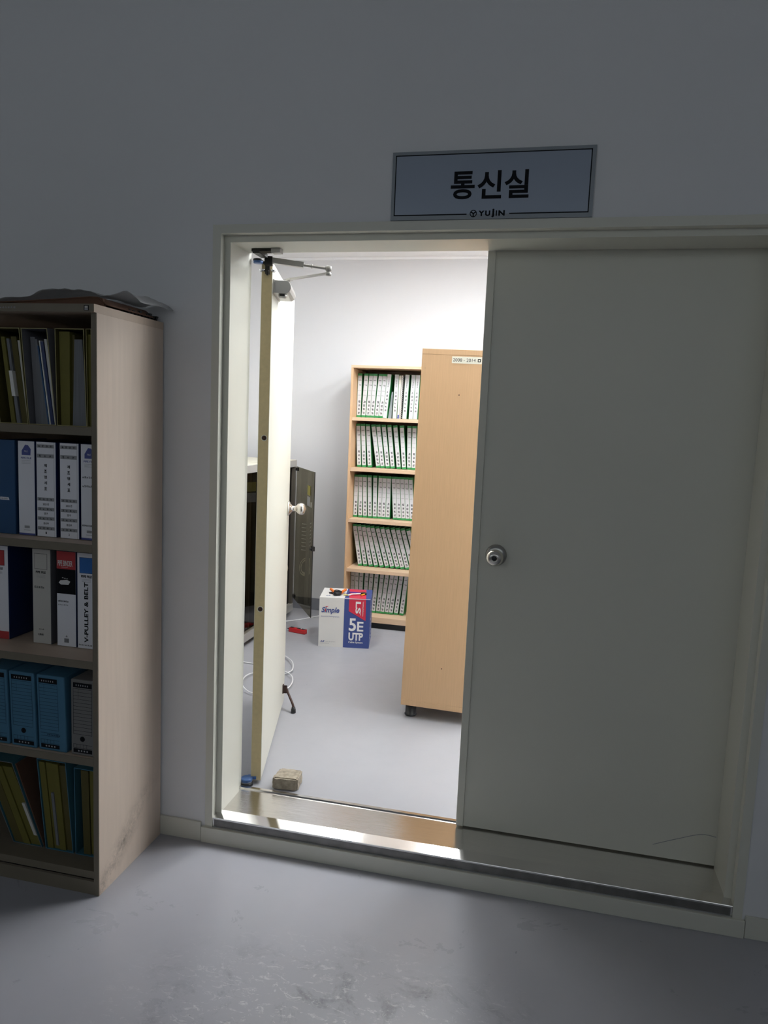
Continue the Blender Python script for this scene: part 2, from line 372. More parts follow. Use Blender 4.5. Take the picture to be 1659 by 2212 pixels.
# door frame: casing, lip and reveal swept round three sides
b = MB()
prof = [(-0.028, 0.0), (-0.028, -0.004), (0.0, -0.004), (0.0, D1), (S1, D1), (S1, D2+0.002), (S1-0.012, D2+0.002), (S1-0.012, T+0.006), (-0.028, T+0.006)]
zb = 0.058
def ring(px, py): return [(px, py, zb), (px, py, ZT-px), (W-px, py, ZT-px), (W-px, py, zb)]
rings = [ring(*p) for p in prof]; vs = [p for r_ in rings for p in r_]; fs = []
for i in range(len(prof)-1):
    for k in range(3): a = i*4+k; fs.append((a, a+4, a+5, a+1))
n_ = len(prof); fs.append(tuple(i*4 for i in range(n_))); fs.append(tuple(i*4+3 for i in reversed(range(n_))))
b.add(vs, fs, 'cream')
struct(b, 'trim_2', 'cream steel door frame with stepped rebate')

# steel threshold and the plinth under it
b = MB()
b.poly_x([(0.0, 0.062), (0.0, 0.0925), (0.001, 0.0942), (0.042, 0.1055), (0.205, 0.1065), (0.209, 0.1115), (0.223, 0.1115), (0.2248, 0.101), (0.2245, 0.062)], 0.0005, W-.0005, 'steel')
b.m[2+2] = b.mi('steel_bevel')
o = struct(b, 'trim_3', 'worn stainless steel threshold with bevelled front edge')
b = MB(); b.box(0.006, W-.006, -0.0005, 0.0005, 0.062, 0.088, 'steel_edge')
b.build('front_strip', o)
b = MB(); b.box(-0.04, W+.036, -0.013, 0, 0.0, 0.058, 'cream'); struct(b, 'trim_4', 'cream plinth board below the steel threshold', .0015)

# closed right leaf
b = MB(); b.box(XM+.024, XR+.009, D2+.003, D2+.04, 0.1125, ZH+.009, 'cream')
# scratch low on the right
b.tube([(XR-.003, D2+.0028, .215), (XR-.05, D2+.0028, .217), (XR-.12, D2+.0028, .190), (XR-.20, D2+.0028, .155)], 0.0011, 'band', n=4, sub=5)
d2 = struct(b, 'door_1', 'closed cream steel door leaf with round knob')
b = MB(); b.box(XM, XM+.0255, D2-.002, D2+.003, 0.1125, ZH-.001, 'cream'); b.box(XM+.001, XM+.0235, D2+.003, D2+.038, 0.1125, ZH-.001, 'cream'); b.build('meeting_strip', d2, .0008)
k = MB(); kc = (0.9535, D2+.003, 1.114)
k.lathe(kc, (0, -1, 0), [(0, .0365), (.004, .0365), (.009, .033), (.012, .024), (.014, .0135)], 'nickel_dark', 40)
kn = k.build('knob_rose', d2)
k = MB(); k.lathe((kc[0], D2-.012, kc[2]), (0, -1, 0), [(0, .0125), (.020, .0125), (.026, .020), (.033, .0265), (.042, .0285), (.052, .0275), (.060, .022), (.064, .013), (.0645, .009), (.061, .0085)], 'nickel', 40)
kb = k.build('knob', d2)
k = MB(); k.lathe((kc[0], D2-.0705, kc[2]), (0, -1, 0), [(0, .0085), (.002, .0085), (.0035, .006)], 'black', 20)
k.build('keyhole', kb)

# open left leaf, swung into the inner room.  local: x = along leaf, y = away from the face that looks right, z up
ang = R(-14.6)
door = bpy.data.objects.new('door_2', None); C.objects.link(door); door.location = (0.0725, 0.278, 0.0)
# local frame: X -> out of the right face, Y -> along the leaf
door.rotation_euler = (0, 0, -ang); door['kind'] = 'structure'; door['label'] = 'open cream steel door leaf swung into the bright inner room'
b = MB(); b.box(-0.04, 0.0, 0.0012, 0.875, 0.1135, 2.118, 'cream')
for hz in (1.482, 0.893): pass
b.build('door_leaf', door)
b = MB(); b.box(-0.0385, -0.0015, 0.0, 0.0012, 0.114, 2.116, 'cream_dark')
eg = b.build('door_edge', door)
for hz in (1.474, 0.813):
    k = MB(); k.lathe((-0.017, 0.0, hz), (0, -1, 0), [(0, .0115), (.0008, .0115), (.0010, .0098)], 'cream', 20)
    k.lathe((-0.017, -0.0009, hz), (0, -1, 0), [(0, .0092), (.0004, .0090)], 'brown_metal', 20)
    k.build('edge_plug', eg)
k = MB(); k.lathe((0, .815, 1.112), (1, 0, 0), [(0, .036), (.006, .036), (.013, .026), (.022, .0145), (.034, .0125), (.042, .0165), (.049, .0255), (.058, .0290), (.070, .0295), (.080, .025), (.085, .015), (.086, .008), (.089, .007), (.0895, .003)], 'nickel', 36)
k.build('knob', door)
# kick-down stop
k = MB(); k.box(0, .006, .778, .800, .178, .222, 'brown_metal'); k.box(.005, .022, .779, .782, .180, .215, 'brown_metal'); k.box(.005, .022, .796, .799, .180, .215, 'brown_metal')
st = k.build('stop_bracket', door, .001)
k = MB(); k.tube([(.018, .789, .205), (.030, .775, .182), (.058, .735, .140), (.060, .728, .126)], .006, 'brown_metal', 10)
k.lathe((.062, .728, .130), (0, 0, -1), [(0, .009), (.008, .0095), (.009, .0115), (.028, .0125), (.0292, .0115)], 'black', 18)
k.build('stop_arm', st)
# bottom pivot and top pivot
k = MB(); k.lathe((-.055, -.012, ZF+.0005), (0, 0, 1), [(0, .027), (.010, .026), (.012, .022)], 'black', 24)
k.lathe((-.055, -.012, ZF+.012), (0, 0, 1), [(0, .022), (.006, .023)], 'grey_base', 24)
k.lathe((-.055, -.012, ZF+.018), (0, 0, 1), [(0, .023), (.010, .0235), (.013, .020)], 'blue_cap', 28)
k.box(-.052, -.018, -.006, .016, ZF+.019, ZF+.030, 'blue_cap')
pv = k.build('bottom_pivot', door, .001); pv['label'] = 'blue capped floor pivot'
k = MB(); k.lathe((-.050, -.02, 2.106), (0, 0, 1), [(0, .017), (.008, .018), (.009, .015)], 'blue_cap', 24); k.lathe((-.050, -.02, 2.1155), (0, 0, 1), [(0, .019), (.006, .018), (.0065, .01)], 'black', 24)
k.box(-.046, -.010, -.012, .004, 2.1085, 2.1165, 'dark_metal'); k.box(-.025, -.008, -.016, -.001, 2.072, 2.118, 'dark_metal')
k.lathe((-.036, -.010, 2.087), (0, 0, -1), [(0, .012), (.006, .011), (.009, .006)], 'chrome', 12)
k.lathe((.004, -.012, 2.087), (0, 0, -1), [(0, .010), (.006, .009), (.009, .005)], 'chrome', 12)
k.lathe((-.016, -.016, 2.084), (0, 0, -1), [(0, .006), (.014, .005), (.018, .003)], 'dark_metal', 12)
k.build('top_pivot', door, .0008)
# hydraulic closer
def closer_profile():
    return [(0.0, 0), (0.0, .046), (.050, .046), (.061, .040), (.066, .030), (.067, .018), (.062, .007), (.052, 0)]
k = MB(); pr = closer_profile(); y0, y1 = .022, .215; z0 = 2.012
vs = [(x, y0, z0+z) for x, z in pr]+[(x, y1, z0+z) for x, z in pr]; n_ = len(pr)
k.add(vs, [tuple(range(n_)), tuple(reversed(range(n_, 2*n_)))]+[(i, i+n_, (i+1) % n_+n_, (i+1) % n_) for i in range(n_)], 'silver_paint')
k.box(.0, .006, y0-.006, y1+.006, z0-.002, z0+.048, 'silver_paint')
cl = k.build('closer_body', door, .0012)
k = MB(); k.lathe((.034, .050, z0+.001), (0, 0, -1), [(0, .016), (.010, .016), (.015, .012)], 'silver_paint', 20); k.box(.025, .043, .0335, .036, z0-.009, z0-.001, 'dark_metal'); k.build('closer_valve', cl)
k = MB(); k.lathe((.036, .115, z0+.046), (0, 0, 1), [(0, .012), (.004, .012), (.005, .009), (.018, .009)], 'silver_paint', 20)
EL = Vector((.208, -.055, 2.070)); BK = Vector((.035, -.075, 2.1))
k.obox(((.036+.050)/2, .112, z0+.060), (.011, 0, .003), (0, .010, 0), (-.001, 0, .006), 'silver_paint')
def bar(mb, p, q, w_, h_, mt):
    p, q = Vector(p), Vector(q); d = q-p; a = d/2; s_ = d.cross(Vector((0, 0, 1))).normalized(); u_ = s_.cross(d).normalized()
    mb.obox((p+q)/2, a, s_*w_, u_*h_, mt)
bar(k, (.036, .115, z0+.060), (.060, .100, z0+.066), .010, .0035, 'silver_paint')
bar(k, (.058, .101, z0+.066), (EL.x, EL.y, z0+.064), .008, .0028, 'silver_paint')
k.lathe((EL.x, EL.y, z0+.056), (0, 0, 1), [(0, .010), (.008, .011), (.010, .008), (.016, .008), (.017, .011), (.032, .011), (.034, .007)], 'silver_paint', 18)
k.build('closer_arm', cl)
k = MB(); p0 = Vector((EL.x, EL.y, z0+.080)); p1 = Vector((-.005, -.055, 2.112))
q1 = p0.lerp(p1, .22); q2 = p0.lerp(p1, .42)
k.tube([p0, q1, q2], .0048, 'silver_paint', 12, 1)
k.lathe(p0.lerp(p1, .27), (q2-q1), [(0, .008), (.005, .008)], 'nickel_dark', 6)
bar(k, q2, p1, .011, .0095, 'silver_paint')
k.box(p1.x-.016, p1.x+.012, p1.y-.012, p1.y+.012, p1.z-.018, p1.z+.012, 'dark_metal')
k.build('closer_rod', cl)
# shoe bracket fixed to the head of the frame
k = MB(); k.box(.058, .150, .115, .150, ZH-.010, ZH-.0005, 'dark_metal'); k.box(.132, .165, .110, .140, ZH-.016, ZH-.0005, 'silver_paint'); k.box(.060, .085, .12, .20, ZH-.014, ZH-.0005, 'dark_metal')
tag(k.build('closer_shoe', bevel=.001), 'dark metal closer bracket screwed under the door head', 'bracket')

# ------------------------------------------------------------------ room sign over the door
b = MB(); x0, x1, z0, z1 = 0.5752, 1.1863, 2.1795, 2.3826
b.box(x0, x1, -.006, -.0002, z0, z1, 'sign_rim')
sg = thing('room_sign', 'grey rectangular room sign with black Korean lettering above the door', 'sign', ((x0+x1)/2, 0, z0))
s_ = b.build('sign_plate', sg); 
b = MB(); b.box(x0+.0125, x1-.0125, -.0066, -.006, z0+.0145, z1-.0115, 'sign_face')
y = -.0068
lx0, lx1, lz0, lz1 = x0+.0115, x1-.0125, z0+.0145, z1-.0115; t = .0016
b.box(lx0, lx1, y, -.006, lz1-t, lz1+t, 'ink'); b.box(lx0-t, lx0+t, y, -.006, lz0-t, lz1+t, 'ink'); b.box(lx1-t, lx1+t, y, -.006, lz0-t, lz1+t, 'ink')
b.box(lx0, .814, y, -.006, lz0-t, lz0+t, 'ink'); b.box(.943, lx1, y, -.006, lz0-t, lz0+t, 'ink')
for i, ch in enumerate('통신실'):
    a = .761+i*.0815
    face_text(b, ch, a, a+.0735, 2.238, 2.320, y-.0003, 'ink', weight=0.022)
# ring emblem with a Y shaped cut, then the company name
cx, cz, ro, ri = .8345, 2.1955, .0108, .0082
for i in range(36):
    a0, a1 = 2*math.pi*i/36, 2*math.pi*(i+1)/36
    b.add([(cx+ro*math.cos(a0), y, cz+ro*math.sin(a0)), (cx+ro*math.cos(a1), y, cz+ro*math.sin(a1)), (cx+ri*math.cos(a1), y, cz+ri*math.sin(a1)), (cx+ri*math.cos(a0), y, cz+ri*math.sin(a0))], [(0, 1, 2, 3)], 'ink')
for a in (90+58, 90-58, 270):
    dx, dz = math.cos(R(a)), math.sin(R(a))
    b.add([(cx-dz*.0019, y, cz+dx*.0019), (cx+dz*.0019, y, cz-dx*.0019), (cx+dx*.009+dz*.0019, y, cz+dz*.009-dx*.0019), (cx+dx*.009-dz*.0019, y, cz+dz*.009+dx*.0019)], [(0, 1, 2, 3)], 'ink')
for ch, a, c_, za, zb_ in (('Y', .850, .8685, 2.1875, 2.2035), ('U', .8705, .886, 2.1875, 2.2035), ('j', .889, .8985, 2.183, 2.2085), ('I', .9025, .9065, 2.1875, 2.2035), ('N', .9105, .930, 2.1875, 2.2035)):
    face_text(b, ch, a, c_, za, zb_, y, 'ink', weight=0.05)
b.build('sign_face', sg)
for ch in sg.children: ch.location = -sg.location

def setp(root):
    """children were modelled in world space: shift them under their root"""
    for c in root.children: c.location = c.location-root.location

# ------------------------------------------------------------------ left bookcase
XS = -0.2047; YF = -0.39; YB = -0.0095; HS = 1.857; XL = XS-0.82
shelfc = thing('bookcase', 'tall beige office bookcase full of files left of the door', 'bookcase', (XS-.41, (YF+YB)/2, 0))
def part(parent, name, fn, bevel=0.0):
    b = MB(); fn(b); o = b.build(name, parent, bevel); return o
th = .018
part(shelfc, 'side_panel', lambda b: (b.box(XS-th, XS, YF+.003, YB, 0, HS-.0235, 'shelf_side'), b.box(XS-th, XS-.0005, YF, YF+.003, 0, HS-.0235, 'shelf_dark')), 0)
part(shelfc, 'side_panel', lambda b: b.box(XL, XL+th, YF, YB, 0, HS-.0235, 'shelf_tan'), .001)
def topb(b):
    b.box(XL, XS+.0008, YF-.012, YB, HS-.0235, HS, 'shelf_tan')
    b.box(XL, XS-.001, YF-.0135, YF-.012, HS-.0235, HS, 'shelf_dark')
    rnd = random.Random(2)
    for i in range(12): glyph(b, -.575+i*.0095, HS-.012, .007, YF-.0136, 'band', rnd)
part(shelfc, 'top_board', topb)
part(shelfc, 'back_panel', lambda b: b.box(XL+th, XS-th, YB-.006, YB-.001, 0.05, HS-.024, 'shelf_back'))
SH = [1.474, 1.119, 0.752, 0.436]
for z in SH: part(shelfc, 'shelf', lambda b: (b.box(XL+th, XS-th, YF+.001, YB-.006, z, z+.025, 'shelf_tan'), b.box(XL+th, XS-th, YF-.0005, YF+.001, z, z+.025, 'shelf_dark')))
part(shelfc, 'base_board', lambda b: (b.box(XL+th, XS-th, YF+.012, YB-.006, 0.048, 0.073, 'shelf_dark'), b.box(XL+th, XS-th, YF+.002, YF+.012, 0, 0.045, 'shelf_dark')))
def tagp(b):
    a, c_, z0_, z1_ = -.236, -.220, HS-.0195, HS-.0045
    b.box(a, c_, YF-.0142, YF-.0135, z0_, z1_, 'ink'); b.box(a+.003, c_-.003, YF-.0146, YF-.0142, z1_-.008, z1_-.002, 'label_warm'); b.box(a+.0025, c_-.0025, YF-.0146, YF-.0142, z0_+.001, z0_+.006, 'band')
part(shelfc, 'sticker', tagp)
setp(shelfc)

def make_file(name, label, x0, x1, yf, z0, h, d, cover, face, group, face_fn, inner='paper', skew=0.0, cat='binder'):
    """ring binder standing with its spine to the front. face_fn(mb, x0, x1, z0, z1, y) prints on the spine"""
    t = thing(name, label, cat, ((x0+x1)/2, yf, z0), 0, group)
    w_ = x1-x0; a, c_ = -w_/2, w_/2; th_ = .0022
    b = MB(); r_ = .004
    b.box(a, a+th_, r_, d, 0, h, cover); b.box(c_-th_, c_, r_, d, 0, h, cover)
    b.poly_x([(r_, 0), (0.0005, 0), (0.0005, h), (r_, h)], a, c_, cover)
    b.build('cover', t, .0012)
    b = MB(); b.box(a+.003, c_-.003, .012, d-.012, .004, h-.012, inner); b.build('pages', t)
    b = MB(); b.box(a+.0012, c_-.0012, -.0004, .0006, .001, h-.001, face)
    face_fn(b, a+.0012, c_-.0012, 0.001, h-.001, -.0005)
    b.build('spine_label', t)
    if skew: t.rotation_euler = (0, skew, 0)
    return t
rn = random.Random(5)
def pipe_a(b, a, c, z0, z1, y):      # indigo blob logo, small print
    cx = (a+c)/2; w_ = c-a; cz = z1-.028
    pts = [(cx-w_*.27, cz-.016), (cx+w_*.27, cz-.016), (cx+w_*.29, cz+.004), (cx+w_*.12, cz+.016), (cx-w_*.05, cz+.017), (cx-w_*.27, cz-.002)]
    b.poly_y(pts, y-.0002, y, 'logo_blue'); face_text(b, 'FILE', cx-.006, cx+.006, cz-.006, cz-.001, y-.0004, 'label_white')
    face_text(b, 'PIPE FILE', cx-w_*.32, cx+w_*.32, cz-.028, cz-.022, y-.0002, 'logo_blue', weight=.02)
    for k in range(3): b.box(cx-w_*.28, cx+w_*.28, y-.0002, y, cz-.034-.004*k, cz-.0333-.004*k, 'band')
    b.box(cx-w_*.16, cx+w_*.16, y-.0002, y, z0+.022, z0+.030, 'band'); b.box(cx-w_*.2, cx+w_*.2, y-.0002, y, z0+.015, z0+.0165, 'band'); b.box(a, c, y-.0002, y, z0, z0+.006, 'logo_blue')
def spec(numtxt):
    def f(b, a, c, z0, z1, y):
        cx = (a+c)/2; w_ = c-a; H_ = z1-z0; rnd = random.Random(3)
        def band(u0, u1, n):
            b.box(a+.002, c-.006, y-.0002, y, z1-u1*H_, z1-u0*H_, 'band')
            for i in range(n): glyph(b, a+.004+(w_-.014)*(i+.5)/n, z1-(u0+u1)/2*H_, (u1-u0)*H_*.62, y-.0003, 'ink', rnd)
        band(.025, .06, 4); band(.125, .165, 3); band(.585, .62, 4); band(.69, .725, 4); band(.79, .825, 4); band(.895, .93, 4)
        for i, ch in enumerate('제조명세표'): 
            zc = z1-(.245+i*.061)*H_; face_text(b, ch, cx-.007, cx+.003, zc-.005, zc+.005, y-.0003, 'ink', weight=.03)
        for tx, u, hw in (('2021년', .655, .011), ('영구', .755, .007), ('생산부', .86, .010), (numtxt, .962, .002)):
            zc = z1-u*H_; face_text(b, tx, cx-.002-hw, cx-.002+hw, zc-.0038, zc+.0038, y-.0003, 'ink', weight=.02)
        b.box(c-.0058, c-.0052, y-.0002, y, z0, z1, 'band')
    return f
def pipe_b(b, a, c, z0, z1, y):
    pipe_a(b, a, c, z0, z1, y); rnd = random.Random(8)
    for r_, z in ((0, z1-.102), (1, z1-.130)):
        for i in range(6): glyph(b, a+.008+i*.007, z, .007, y-.0003, 'ink', rnd)
    for i in range(6): glyph(b, a+.006+i*.006, z0+.045, .006, y-.0003, 'ink', rnd)
def plain_blue(b, a, c, z0, z1, y):
    b.poly_y([(c-.055, z0+.108), (c-.021, z0+.108), (c-.024, z0+.117), (c-.055, z0+.117)], y-.0003, y, 'label_white'); face_text(b, 'BINDER', c-.05, c-.027, z0+.110, z0+.115, y-.0004, 'ink')
G2 = 'ring binders on the second shelf of the left bookcase'
z2 = 1.1448; h2 = .301; y2 = -.325
# convert apparent x on the front plane to the real x on the spine plane (parallax along the row)
def px(x, yf): return 1.124+(x-1.124)*(yf+2.355)/(-.39+2.355)
def mk2(n, lab, x0, x1, cov, face, fn): return make_file(n, lab, px(x0, y2), px(x1, y2), y2, z2, h2, .25, cov, face, G2, fn)
mk2('ring_binder', 'plain blue binder at the left end of the second shelf', -.562, -.489, 'blue_cover', 'blue_cover', plain_blue)
mk2('ring_binder', 'white binder with round indigo emblem beside the plain blue binder', -.478, -.419, 'navy', 'label_white', pipe_a)
mk2('ring_binder', 'white binder with grey title bands, number 1 at its foot', -.4135, -.345, 'navy', 'label_white', spec('1'))
mk2('ring_binder', 'white binder with grey title bands, number 2 at its foot', -.332, -.266, 'navy', 'label_white', spec('2'))
mk2('ring_binder', 'white binder with indigo emblem and handwriting against the right side panel', -.260, -.203, 'navy', 'label_white', pipe_b)

def sq_face(colr, title, foot=None):
    def f(b, a, c, z0, z1, y):
        cx = (a+c)/2-.002; w_ = c-a; rnd = random.Random(11); zs = z1-.014
        b.box(cx-w_*.36, cx+w_*.36, y-.0002, y, zs-.052, zs, 'ink'); b.box(cx-w_*.36+.001, cx+w_*.36-.001, y-.0004, y, zs-.051, zs-.001, colr)
        face_text(b, 'PIPE FILE', cx-w_*.28, cx+w_*.28, zs-.066, zs-.058, y-.0002, 'ink', weight=.04)
        for k in range(3): b.box(cx-w_*.24, cx+w_*.24, y-.0002, y, zs-.072-.004*k, zs-.0713-.004*k, 'band')
        if title == 'scrawl':
            for i in range(5): glyph(b, a+.010+i*.0075, z1-.126, .008, y-.0003, 'ink', rnd)
            for i in range(4): glyph(b, a+.024+i*.005, z0+.048, .004, y-.0003, 'ink', rnd)
            for i in range(3): glyph(b, a+.022+i*.007, z0+.030, .008, y-.0003, 'ink', rnd)
        elif title:
            put_text(b, title, (cx+.006, y-.0003, z0+.020), (0, 0, z1-z0-.115), (-.0145, 0, 0), 'ink', weight=.03)
            for i in range(9): glyph(b, a+.006+i*.0055, z0+.011, .005, y-.0003, 'ink', rnd)
        if foot: b.box(a, c, y-.0002, y, z0, z0+.026, 'red_print')
    return f
def red_binder(b, a, c, z0, z1, y):
    cx = (a+c)/2; w_ = c-a; rnd = random.Random(4)
    b.box(a, c, y-.0002, y, z1-.058, z1, 'red_print'); b.box(a, c, y-.0002, y, z1-.140, z1-.058, 'ink')
    face_text(b, 'PIPE BINDER', cx-w_*.44, cx+w_*.34, z1-.048, z1-.030, y-.0004, 'print_white', weight=.02)
    b.box(cx-w_*.25, cx+w_*.1, y-.0004, y, z1-.0525, z1-.0515, 'print_white')
    b.poly_y([(cx-w_*.40, z1-.104), (cx-w_*.28, z1-.110), (cx+w_*.12, z1-.109), (cx+w_*.22, z1-.098), (cx+w_*.05, z1-.093), (cx-w_*.30, z1-.096)], y-.0004, y, 'print_white')
    for i in range(3): b.box(cx-w_*.22+i*.008, cx-w_*.14+i*.008, y-.0004, y, z1-.088-.001*i, z1-.0865-.001*i, 'print_white')
    for i in range(7): glyph(b, a+.006+i*.0055, z1-.165, .006, y-.0003, 'ink', rnd); glyph(b, a+.006+i*.0055, z1-.177, .004, y-.0003, 'ink', rnd)
    for i in range(11): b.box(cx-.009+i*.0016, cx-.009+i*.0016+.0008, y-.0003, y, z0+.012, z0+.026, 'ink')
    glyph(b, cx, z0+.033, .007, y-.0003, 'ink', rnd)
G3 = 'ring binders on the middle shelf of the left bookcase'
z3 = .7778; h3 = .317; y3 = -.285
def mk3(lab, x0, x1, cov, face, fn): return make_file('ring_binder', lab, px(x0, y3), px(x1, y3), y3, z3, h3, .25, cov, face, G3, fn)
mk3('white binder with red square and red foot at the shelf left end', -.595, -.520, 'navy', 'label_white', sq_face('red_print', None, True))
mk3('off-white binder with empty outlined square standing alone mid shelf', -.433, -.368, 'grey_card', 'label_warm', sq_face('label_warm', 'scrawl'))
mk3('red, black and white binder with bar code at its foot', -.347, -.279, 'navy', 'label_white', red_binder)
mk3('white binder with blue square titled V-PULLEY and BELT', -.275, -.206, 'grey_card', 'label_white', sq_face('blue_print', 'V-PULLEY & BELT'))

# fourth shelf: ruled card file boxes
def file_box(label, x0, x1, card, line, hole, lean, print_rows):
    yf = -.381; z = .4618; h = .249; w_ = x1-x0
    t = thing('file_box', label, 'file box', ((x0+x1)/2, yf, z), 0, 'card file boxes on the fourth shelf')
    b = MB(); a, c_ = -w_/2, w_/2
    b.hexa(a, c_, a-lean, c_-lean, 0, .30, 0, h, card); b.build('carton', t, .004)
    b = MB(); y = -.0006; m_ = .009; sx = -lean/h
    def bx(u0, u1, v0, v1, mt, yy=y):
        b.add([(u0+sx*v0, yy, v0), (u1+sx*v0, yy, v0), (u1+sx*v1, yy, v1), (u0+sx*v1, yy, v1)], [(0, 1, 2, 3)], mt)
    L0, L1 = a+m_, c_-m_-(.016 if card == 'sky_box' and not hole else 0)
    bx(L0, L1, h-.026, h-.010, 'ink'); rnd = random.Random(6)
    for i in range(6): 
        u = L0+(L1-L0)*(.15+.12*i); bx(u, u+.003, h-.021, h-.016, 'band', y-.0002)
    z0_, z1_ = (.070, h-.030); nr = 13
    for i in range(nr+1):
        v = z1_-(z1_-z0_)*i/nr; bx(L0, L1, v-.0005, v+.0005, line)
    bx(L0, L0+.001, z0_, z1_, line); bx(L1-.001, L1, z0_, z1_, line); bx(L0+.018, L0+.0187, z1_-.033, z1_, line)
    bx(L0, L1, .009, .022, 'ink')
    for i in range(4): bx(L0+(L1-L0)*(.25+.15*i), L0+(L1-L0)*(.25+.15*i)+.005, .013, .018, 'band', y-.0002)
    for v in (.024, .036): bx(L0, L1, v, v+.001, line)
    for i in range(5): bx(L0+(L1-L0)*i/4*.7, L0+(L1-L0)*i/4*.7+.001, .024, .036, line)
    if print_rows:
        for v in (.048, .058): bx(L0, L1, v, v+.001, line)
        for i in range(8): glyph(b, L0+.024+i*.006, .0535, .005, y-.0002, line, rnd)
    b.build('ruled_label', t)
    if hole:
        b = MB(); b.lathe(((a+c_)/2-.001, .0, .055), (0, -1, 0), [(0, .0085), (.0009, .0085)], 'ink', 24); b.build('finger_hole', t)
    return t
file_box('pale blue ruled file box cut off at the fourth shelf left end', -.632, -.5345, 'sky_box', 'blue_line', True, .008, False)
file_box('pale blue ruled file box with a round finger hole', -.5265, -.434, 'sky_box', 'blue_line', True, .008, False)
file_box('pale blue ruled file box without finger hole, beside the grey one', -.425, -.324, 'sky_box', 'blue_line', False, .008, True)
file_box('grey ruled file box against the right side panel', -.308, -.2232, 'grey_box', 'ink', True, .0, False)

# top shelf: open card magazine boxes and the folders inside them
def open_box(label, b0, b1, t0, t1, z, h, yf, d, mt, rim, group, tl=.0022):
    t = thing('magazine_box', label, 'file box', ((b0+b1)/2, yf, z), 0, group); ox, oy, oz = t.location
    b = MB(); w_ = tl
    def hx(p0, p1, q0, q1, y0, y1, z0, z1, m_): b.hexa(p0-ox, p1-ox, q0-ox, q1-ox, y0-oy, y1-oy, z0-oz, z1-oz, m_)
    hx(b0, b0+w_, t0, t0+w_, yf, yf+d, z, z+h, mt); hx(b1-w_, b1, t1-w_, t1, yf, yf+d, z, z+h, mt)
    hx(b0+w_, b1-w_, b0+w_, b1-w_, yf, yf+d, z, z+w_, mt); hx(t0+w_, t1-w_, t0+w_, t1-w_, yf, yf+d, z+h-w_, z+h, mt); hx(b0+w_, b1-w_, t0+w_, t1-w_, yf+d-w_, yf+d, z+w_, z+h-w_, mt)
    b.build('shell', t)
    b = MB(); e = .0006
    hx(b0, b0+w_, t0, t0+w_, yf-e, yf-.0001, z, z+h, rim); hx(b1-w_, b1, t1-w_, t1, yf-e, yf-.0001, z, z+h, rim)
    hx(b0+w_, b1-w_, b0+w_, b1-w_, yf-e, yf-.0001, z, z+w_, rim); hx(t0+w_, t1-w_, t0+w_, t1-w_, yf-e, yf-.0001, z+h-w_, z+h, rim)
    b.build('rim', t); return t
def folder(label, b0, b1, t0, t1, z, h, yf, d, mt, cat='folder', name='card_folder', group=None, tab=None, ribs=0):
    t = thing(name, label, cat, ((b0+b1)/2, yf, z), 0, group); ox, oy, oz = t.location
    b = MB(); b.hexa(b0-ox, b1-ox, t0-ox, t1-ox, 0, d, 0, h, mt); b.build('sheets' if 'paper' in mt else 'cover', t)
    if tab:
        b = MB(); f0, f1, tm = tab[:3]; wf = tab[3] if len(tab) > 3 else 0.0
        bb0, tt0 = b0+(b1-b0)*wf, t0+(t1-t0)*wf
        X = lambda e0, e1, f: e0+(e1-e0)*f
        b.hexa(X(bb0, tt0, f0)-ox-.0006, X(b1, t1, f0)-ox+.0006, X(bb0, tt0, f1)-ox-.0006, X(b1, t1, f1)-ox+.0006, -.006, .02, h*f0, h*f1, tm); b.build('tab', t)
    return t
G1 = 'open card magazine boxes on the top shelf'; z1b = 1.4998; h1 = .288; y1 = -.383
open_box('open card box with mustard folders at the top shelf left end', -.545, -.4445, -.575, -.4715, z1b, h1, y1, .30, 'yellow_dk', 'carton_edge', G1)
open_box('leaning open grey card box holding blue booklets', -.4425, -.3475, -.4665, -.3755, z1b, h1, y1, .30, 'grey_card', 'carton_edge', G1)
open_box('upright open card box holding yellow folder and grey papers', -.3440, -.2425, -.3495, -.2515, z1b, h1, y1, .30, 'yellow_dk', 'carton_edge', G1)
open_box('narrow open yellow card box against the right side panel', -.2405, -.2235, -.2445, -.2270, z1b, h1, y1, .30, 'yellow', 'carton_edge', G1, .0015)
zi = z1b+.0023
F1 = 'folders and papers inside the top shelf boxes'
folder('thin mustard folder leaning in the leftmost top shelf box', -.515, -.500, -.548, -.535, zi, .26, -.370, .22, 'yellow', group=F1)
folder('grey-white paper bundle between mustard folders in leftmost box', -.497, -.485, -.530, -.521, zi, .255, -.368, .22, 'paper_grey', 'papers', 'paper_bundle', group=F1, tab=(.32, .62, 'paper'))
folder('wide olive folder right of the paper bundle in leftmost box', -.483, -.462, -.519, -.500, zi, .262, -.362, .22, 'yellow_dk', group=F1)
folder('pale brown folder against the leftmost box right wall', -.460, -.449, -.492, -.483, zi, .250, -.366, .22, 'label_warm', group=F1)
folder('dark grey folder at the left in the leaning grey box', -.436, -.416, -.452, -.436, zi, .262, -.360, .22, 'grey_card', group=F1)
folder('grey-blue folder beside the dark grey one', -.412, -.388, -.434, -.424, zi, .255, -.366, .22, 'paper_grey', group=F1)
folder('blue booklet with pale edge in the leaning grey box', -.385, -.381, -.4195, -.4155, zi, .235, -.371, .21, 'blue_cover', 'booklet', 'booklet', group=F1)
folder('white edged booklet in the middle of the leaning grey box', -.3795, -.3755, -.4135, -.4100, zi, .250, -.371, .21, 'paper', 'booklet', 'booklet', group=F1)
folder('navy booklet right of the white edged booklet', -.3735, -.364, -.4078, -.3985, zi, .248, -.371, .21, 'navy', 'booklet', 'booklet', group=F1)
folder('tan card folder against the leaning grey box right wall', -.3615, -.3535, -.3955, -.3865, zi, .255, -.371, .21, 'label_warm', group=F1)
folder('bright yellow stepped folder in the upright box', -.338, -.309, -.343, -.307, zi, .278, -.372, .22, 'yellow', group=F1)
